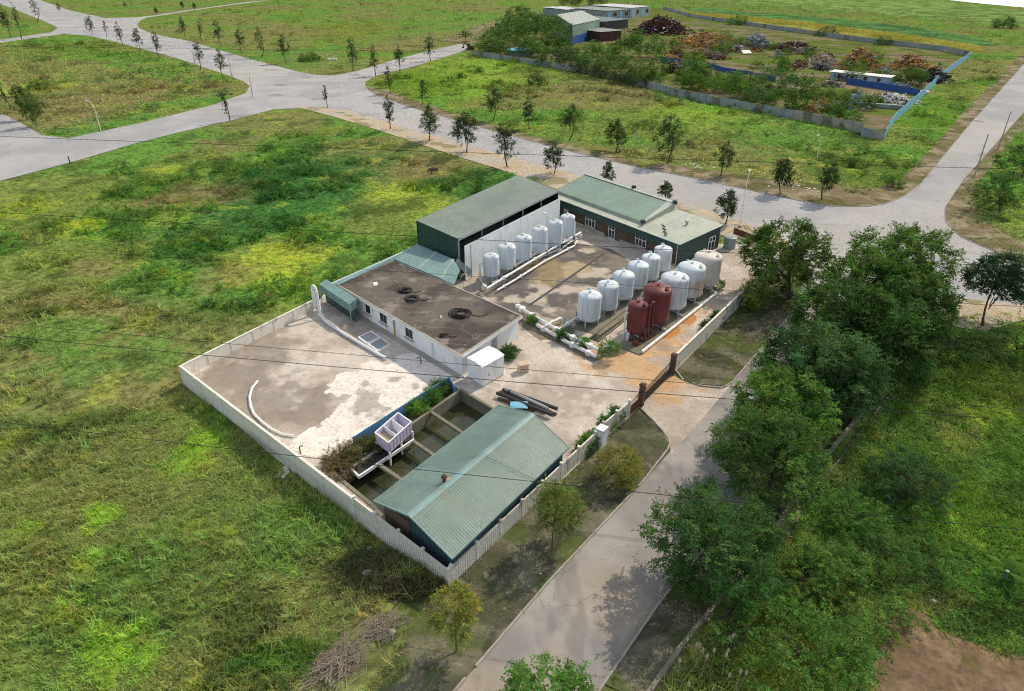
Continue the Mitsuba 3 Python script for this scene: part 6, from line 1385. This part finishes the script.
def building(name, label, front0, front1, depth, h, roof_m, wall_m, rise=.8, wins=0, cat='building', band=None, back=None):
    """simple shed: front edge front0 -> front1, depth towards the back, gable or single slope roof"""
    k = thing(name, label, cat)
    a, b = v2(front0), v2(front1); d = unit(b - a); n = np.array([-d[1], d[0]])
    if n[1] < 0: n = -n
    if back is not None: depth = np.linalg.norm(v2(back) - a); n = unit(v2(back) - a)
    c, e = b + n * depth, a + n * depth
    w = MB(); o = -1 if np.dot(np.array([d[1], -d[0]]), n) > 0 else 1
    part(k, 'wall', MB().prism(Polygon([a, b, c, e]).buffer(-.12, join_style='mitre'), -.3, h - .03), wall_m)
    ov = .4
    A, B, C, E_ = a - d * ov - n * ov, b + d * ov - n * ov, c + d * ov + n * ov, e - d * ov + n * ov
    part(k, 'roof', ribbed(P3(A, h), P3(B, h), P3(C, h + rise), P3(E_, h + rise), max(.5, np.linalg.norm(B - A) / 28), .05, .08), roof_m)
    L = np.linalg.norm(b - a); ang = math.atan2(d[1], d[0])
    for i in range(wins):
        p = a + d * L * (i + .5) / wins - n * .0
        part(k, 'window' if i % 2 else 'door', MB().box((p[0] - n[0] * -.06, p[1] + n[1] * .06, h * (.55 if i % 2 else .42)), (L / wins * .45, .5, h * (.4 if i % 2 else .8)), ang), 'steel_dark' if i % 2 else 'sky_blue')
    if band:
        part(k, 'lower_band', MB().box(((a + b)[0] / 2 - n[0] * .0, (a + b)[1] / 2, h * .22), (L, .3, h * .44), ang), band)
    return k
building('long_cabin', 'long pale cabin with doors and flat roof in the junkyard', (128.20, 290.76), (143.83, 273.79), 4.2, 2.9, 'litter_white', 'roof_light', .25, 9, 'cabin')
building('warehouse', 'green warehouse with a pale pinkish sheet roof among the far trees', (34.64, 424.74), (55.47, 471.33), 26, 10.5, 'roof_light', 'roof_sage', 1.2, 0, 'warehouse', 'blue_deep', (29.49, 496.56))
building('yard_shed', 'long dull grey roofed shed right of the warehouse', (63.77, 520.34), (85.20, 546.39), 34, 6.0, 'faded_blue', 'steel_dark', .8, 0, 'shed')
building('yard_shed', 'small shed with pale roof and dark rusty sides below the warehouse', (52.80, 442.28), (67.16, 454.76), 16, 5.5, 'roof_light', 'maroon_heap', .5, 0, 'shed')
building('yard_shed', 'white roofed shed behind the warehouse', (60.92, 642.10), (80.44, 654.76), 60, 6, 'litter_white', 'faded_blue', .8, 0, 'shed')
building('far_house', 'far pale house with several windows at the top of the picture', (103.17, 654.76), (124.53, 681.58), 40, 8, 'litter_white', 'roof_light', 1.0, 4, 'house')
building('far_house', 'far blue-grey house beside the pale one at the top of the picture', (79.17, 629.90), (102.30, 654.76), 40, 7, 'roof_light', 'faded_blue', 1.0, 4, 'house')
building('tin_hut', 'small hut with pale blue tin roof under the trees left of the junkyard', (-3.08, 374.77), (4.01, 366.08), 8, 2.6, 'sky_blue', 'faded_blue', .6, 0, 'hut')
SCRAP_COL = {'maroon_heap': (.10, .05, .045), 'rust_steel': (.19, .085, .05), 'wood_pale': (.40, .33, .25), 'steel_dark': (.05, .052, .055), 'faded_blue': (.22, .30, .34), 'scaffold_ochre': (.48, .29, .10), 'concrete_grey': (.33, .31, .28), 'brown_bark': (.11, .085, .06), 'litter_white': (.74, .74, .72), 'blue_deep': (.03, .09, .30)}
def scrap(name, label, c, R, Ry, h, n, m, cat='scrap heap', L=2.6, rad=.05, seed=0, mats=None):
    """heap of rods, frames and boxes"""
    g_ = np.random.default_rng(900 + seed); mb = MB(); base = np.array(SCRAP_COL[m])
    for i in range(n):
        q = np.array(c) + g_.normal(0, .5, 2) * [R, Ry]; f_ = max(.12, 1 - .75 * ((q[0] - c[0]) / R) ** 2 - .75 * ((q[1] - c[1]) / Ry) ** 2)
        z = g_.random() * h * f_; a = g_.uniform(0, 3.14); l = L * g_.uniform(.3, 1.1)
        col = (base if g_.random() < .72 else np.array(list(SCRAP_COL.values())[g_.integers(len(SCRAP_COL))])) * g_.uniform(.55, 1.45)
        if i % 3 == 0: mb.box((q[0], q[1], z + .2), (l * .5, l * g_.uniform(.08, .3), l * g_.uniform(.05, .22)), a, col)
        else:
            d = np.array([math.cos(a), math.sin(a), g_.normal(0, .5)]); p0 = np.array([q[0], q[1], z + .1])
            mb.tube([p0 - d * l / 2, p0 + d * l / 2], rad, 4, col, cap=False)
    k = num(name); scene[k] = mikit.ply(mb.mesh(), 'scrap_mix', color=mb.colors()); tag(k, label, cat, None, 'stuff')
    return k
scrap('scaffold_heap', 'tall heap of ochre scaffold frames, left of the two beyond the long cabin', (154.95, 324.38), 7.5, 8, 9.0, 520, 'scaffold_ochre', L=4.5, rad=.10, seed=1)
scrap('scaffold_heap', 'wide heap of ochre scaffold frames, right of the two beyond the long cabin', (175.63, 321.03), 8, 8, 6, 480, 'scaffold_ochre', L=4.5, rad=.10, seed=2)
scrap('scaffold_heap', 'long heap of rusty ochre frames at the back of the junkyard', (110.62, 419.18), 19, 30, 6.5, 1000, 'scaffold_ochre', L=5, rad=.12, seed=3)
scrap('scaffold_heap', 'ochre frames piled on the near junkyard wall', (93.37, 219.37), 2.2, 1.2, 3.6, 110, 'scaffold_ochre', L=2.0, rad=.06, seed=4)
scrap('scrap_heap', 'dark red-brown scrap heap at the far left of the junkyard', (100.65, 504.25), 17, 18, 10.0, 900, 'maroon_heap', L=5, rad=.25, seed=5)
scrap('scrap_heap', 'dark pipes stacked beside the blue fence in the junkyard', (167.98, 288.02), 5, 10, 4.0, 340, 'steel_dark', L=5.5, rad=.13, seed=6)
scrap('scrap_heap', 'dark heap of scrap in the back middle of the junkyard', (153.73, 398.27), 10, 14, 4, 420, 'maroon_heap', L=4, rad=.12, seed=7)
scrap('scrap_heap', 'blue and grey machine scrap beside the white board', (137.43, 413.76), 7, 10, 7.0, 320, 'faded_blue', L=4, rad=.16, seed=8)
scrap('scrap_heap', 'pinkish scrap frames in the middle of the junkyard', (143.01, 334.84), 6, 10, 5.0, 320, 'wood_pale', L=3, rad=.09, seed=9)
scrap('scrap_heap', 'brown planks and branches behind the near junkyard wall', (101.21, 220.19), 5, 4, 1.6, 240, 'brown_bark', L=2.4, rad=.05, seed=10)
scrap('scrap_heap', 'rusty scrap between the junkyard bushes', (93.28, 263.08), 5, 6, 1.6, 200, 'rust_steel', L=2.4, rad=.07, seed=11)
scrap('scrap_heap', 'grey rubble beside the big junkyard bush', (85.52, 247.88), 3, 4, 1.2, 130, 'wood_pale', L=1.6, rad=.08, seed=12)
scrap('rubbish_bags', 'heap of white bags and sheets beside the blue fence', (129.07, 239.90), 6, 8, 2.0, 260, 'litter_white', 'rubbish heap', L=2.6, rad=.2, seed=13)
v, f = (np.array([[-2.2, -2.5, 0], [2.2, -2.2, .2], [2.4, 2.4, 1.2], [-2, 2.6, 1.0]]), np.array([[0, 1, 2, 3]])); c = (121.37, 379.26)
solo('white_board', (np.vstack([v, v - [0, 0, .12]]) + [c[0], c[1], .5], np.array([[0, 1, 2, 3], [7, 6, 5, 4], [0, 4, 5, 1], [1, 5, 6, 2], [2, 6, 7, 3], [3, 7, 4, 0]])), 'litter_white', 'white board lying in the middle of the junkyard', 'board')
c = (144.88, 255.27); solo('white_sheet', MB().box((c[0], c[1], .9), (8, 1.8, .2), -.3), 'litter_white', 'white sheet roof at the corner of the blue fence', 'sheet')
c = v2((118.54, 227.00)); solo('metal_trough', MB().box((c[0], c[1], .7), (13, 1.3, 1.2), -.42), 'faded_blue', 'long pale blue metal trough beside the white bags', 'trough')
def digger(label, c, rz, m):
    k = thing('excavator', label, 'excavator')
    tw = T().translate([c[0], c[1], gz(c)]).rotate([0, 0, 1], rz)
    for s in (-1, 1): part(k, 'track', MB().box((0, s * 1.1, .45), (3.6, .55, .8)).box((0, s * 1.1, .45), (4.2, .5, .45)), 'steel_dark', to_world=tw)
    part(k, 'body', MB().box((-.5, 0, 1.5), (3.0, 2.3, 1.1)).box((-1.6, 0, 1.7), (.9, 2.2, .9)), m, to_world=tw)
    cb = part(k, 'cab', MB().box((.5, .6, 2.5), (1.3, 1.0, 1.5)), m, to_world=tw)
    part(cb, 'window', MB().box((.62, .62, 2.65), (1.12, 1.04, .9)), 'glass_dark', to_world=tw)
    part(k, 'boom', MB().beam((.9, -.3, 1.8), (3.4, -.3, 3.8), .4, .5), m, to_world=tw)
    part(k, 'arm', MB().beam((3.4, -.3, 3.8), (4.6, -.3, 1.6), .3, .35), m, to_world=tw)
    part(k, 'bucket', MB().prism([(4.2, -.8), (5.1, -.8), (5.0, .2), (4.3, .2)], .7, 1.5), 'steel_dark', to_world=tw)
digger('rusty excavator parked at the end of the side road before the trees', (-22.82, 398.27), 150, 'maroon_heap')
digger('orange excavator between bushes at the left of the junkyard', (72.29, 321.03), 20, 'orange_paint')
FT = [
    ('tall dark tree left of the warehouse roof', (14.56, 467.92), 8, 11, 6, (.045, .09, .028)), ('mid green tree between the rusty excavator and the warehouse', (-4.78, 388.55), 6.5, 9, 5.5, (.06, .115, .03)), ('dark tree at the foot of the warehouse left corner', (23.90, 398.27), 6, 8, 5.5, DARK), ('pale green tree on the wall left of the tin hut', (8.93, 361.88), 5, 6, 4.5, (.08, .15, .038)), ('dense dark tree on the wall below the warehouse door', (26.42, 324.38), 5, 6.5, 4.8, (.045, .085, .03)), ('fresh green bush before the blue band of the warehouse', (40.58, 370.38), 3.5, 5, 3.2, (.08, .16, .04)), ('green creeper mass over the wall, left end', (31.31, 305.20), 4, 6, 4, (.06, .115, .032)), ('green creeper mass over the wall, second', (39.11, 296.38), 4, 6, 4.2, (.07, .13, .034)), ('green creeper mass over the wall, third', (45.71, 282.69), 4, 6, 4.2, (.065, .12, .03)), ('green creeper mass over the wall, right end', (51.81, 272.56), 3.6, 5, 3.6, (.06, .12, .03)),
    ('dark bush at the wall foot left of the creepers', (-7.02, 366.08), 3, 6, 3.4, DARK), ('green tree over the wall beside the second wall tree', (73.66, 258.56), 2.6, 4.5, 2.8, MID), ('dark bush against the near junkyard wall by the dark doorway', (81.12, 236.08), 2.2, 4, 2.6, DARK), ('green weeds along the near junkyard wall, right part', (95.84, 200.41), 1.2, 5, 1.5, MID), ('bushes inside the junkyard behind the cabin', (169.34, 345.95), 2, 5, 2.6, MID), ('bush in the back of the junkyard beside the blue scrap', (124.08, 408.48), 2.4, 6, 3, (.075, .14, .035)), ('bush in the back of the junkyard beside the ochre frames', (110.17, 383.85), 2.4, 5, 3, MID), ('bush between long cabin and big wall tree', (110.24, 241.85), 1.5, 4, 2, MID),  # far trees: label, centre px base, height, R, Rz, colour
    ('dark broad tree at the left of the warehouse', (-1.13, 413.76), 9, 10, 5.5, DARK), ('large dark tree against the warehouse wall', (21.05, 430.44), 9, 10.5, 6, DARK), ('dark tree behind the left group near the warehouse', (5.61, 520.34), 9, 10, 6, DARK),
    ('bushy green tree behind the rusty excavator', (-12.31, 374.77), 5, 6.5, 4.2, MID), ('small tree at the road end behind the rusty excavator', (-27.60, 442.28), 4, 4, 3, MID), ('pale green round tree left of the dark hedge', (7.53, 366.08), 4, 5.2, 3.4, (.085, .15, .04)), ('dark hedge tree beneath the warehouse', (23.30, 338.47), 4, 5.5, 3.8, DARK), ('dark creeper tree on the wall below the warehouse', (15.07, 331.28), 3.5, 4.5, 3.5, DARK), ('dark green hedge tree right of the creeper tree', (28.72, 314.52), 3.2, 4.4, 3.2, (.055, .10, .03)),
    ('olive creeper bush on the wall, left one', (35.91, 293.54), 2.6, 4.6, 3.0, (.075, .10, .04)), ('olive creeper bush on the wall, middle one', (42.19, 280.09), 2.6, 4.8, 3.2, (.08, .11, .042)), ('olive creeper bush on the wall, right one', (48.76, 272.56), 2.6, 4.6, 3.2, (.075, .12, .035)),
    ('wide flat topped green tree in the left of the junkyard', (63.52, 361.88), 6, 11, 4.6, (.06, .115, .03)), ('round green tree right of the flat topped one', (71.36, 288.02), 3.4, 5.4, 3.6, MID), ('green bush behind the near junkyard wall', (78.54, 247.88), 3.6, 5.8, 3.8, MID), ('large fresh green tree over the near junkyard wall', (88.34, 221.86), 5.0, 7.6, 5.6, (.065, .125, .032)), ('second crown of the large tree over the near junkyard wall', (93.62, 258.56), 4.0, 5.8, 4.0, (.06, .12, .032)), ('pale green bush beside the orange excavator', (78.58, 288.02), 2.6, 5.0, 2.4, (.09, .15, .04)),
    ('green shrub against the end of the long cabin', (104.97, 245.84), 1.4, 3.4, 1.8, MID), ('low dark bush before the blue tarpaulin', (117.25, 243.83), 1.2, 2.6, 1.6, DARK), ('dark green bush beyond the end of the long cabin', (152.62, 277.54), 2.2, 5.0, 2.4, DARK), ('round bush on the grass beside the right road verge', (78.96, 138.01), 1.0, 1.6, 1.1, MID),
    ('dark lump of bush on the yellow grass below the creepers', (9.99, 275.03), 1.6, 4.0, 1.8, (.07, .10, .03)), ('dark bush in the green plot beyond the main road', (17.83, 207.62), 1.3, 3.6, 1.5, GREEN), ('small bush near the wall in the green plot', (-13.66, 308.24), .9, 2, 1.2, MID), ('bush in the bright grass of the green plot', (-20.40, 293.54), .8, 2.2, 1.2, MID),
    ('dark tree on the far road above the warehouse', (62.64, 814.12), 7, 11, 6, DARK), ('grey-green tree on the far road right of the dark one', (96.34, 855.43), 6, 10, 6, (.09, .11, .05)), ('far bush beyond the back wall of the junkyard, left', (172.81, 575.08), 3, 7, 4, MID), ('far bush at the back wall, middle', (203.80, 481.84), 2, 6, 3, (.08, .115, .05)), ('dark far bush at the back wall beside the scaffold', (213.64, 424.74), 1.5, 4, 2.4, DARK), ('far round bush on the paddy at the upper right', (361.35, 546.39), 2.6, 8, 4, DARK),
    ('bush on the left block beside the far left street trees', (-154.62, 227.00), 1.6, 3.4, 2.0, (.07, .14, .03)), ('pale bush behind the far left street trees', (-174.03, 263.08), 1.4, 4.0, 1.6, (.12, .19, .04)), ('low dark bush on the far block beside the side road', (-97.09, 349.81), 1.2, 5, 1.6, (.07, .13, .03)),
]
for i, (lab, p, z, R, Rz, col) in enumerate(FT):
    far = math.hypot(*p)
    tree('far_tree' if z > 3 else 'far_bush', lab, 'tree' if z > 3 else 'bush', P3(p, 0), (p[0], p[1], z), R, Rz, col, n=int(30 + 3.4 * R), twigs=8, leaves=6, tl=.24 * R + .2, leaf=.10 * R + .12, seed=300 + i, low=-.5, lump=.5, trunk_r=.2)

r = np.random.default_rng(44)
JIN = JUNK.buffer(-5)
kinds = ['maroon_heap', 'rust_steel', 'wood_pale', 'steel_dark', 'faded_blue', 'scaffold_ochre', 'concrete_grey']
front = Polygon([(56.13, 288.02), (85.92, 245.84), (106.58, 201.82), (132.42, 241.85), (158.64, 275.03), (161.65, 317.74), (152.83, 388.55), (140.48, 454.76), (97.00, 424.74)])
for i, (x, y) in enumerate(scatter(front.intersection(JIN), 44, r)):
    far = math.hypot(x, y)
    scrap('junk_heap', 'low heap of mixed junk among the bushes of the junkyard', (x, y), r.uniform(2.5, 5), r.uniform(3, 6), r.uniform(1.2, 4.5), 130, kinds[i % 7], 'junk heap', L=r.uniform(2, 4), rad=.09, seed=100 + i)
    labels[[k for k in labels if k.startswith('junk_heap')][-1]]['group'] = 'junk heaps in the junkyard'
edge = Polygon([(53.46, 277.54), (81.02, 230.56), (102.69, 193.63), (111.97, 210.64), (98.29, 241.85), (88.32, 277.54), (81.30, 331.28), (67.03, 353.75)])
for i, (x, y) in enumerate(np.vstack([scatter(edge.intersection(JUNK.buffer(-1)), 18, r), scatter(front.intersection(JIN), 22, r), scatter(Polygon([(-19.88, 430.44), (13.32, 345.95), (37.93, 311.35), (54.37, 282.69), (67.03, 353.75), (26.08, 398.27), (-8.54, 528.75)]), 12, r)])):
    R = r.uniform(2.2, 5.2)
    zone = ('along the near wall inside the junkyard', 'in the middle of the junkyard', 'before the warehouse, left of the junkyard')[0 if i < 18 else 1 if i < 40 else 2]
    tree('yard_bush', 'green bush growing wild %s' % zone, 'bush', (x, y, 0), (x, y, R * .55), R, R * .75, np.array(MID) * r.uniform(.7, 1.25) * [1, 1, .9], n=int(22 + 3 * R), twigs=7, leaves=6, tl=.24 * R + .2, leaf=.11 * R + .16, seed=700 + i, low=-.5, lump=.5, trunk_r=.12, group='wild bushes ' + zone)
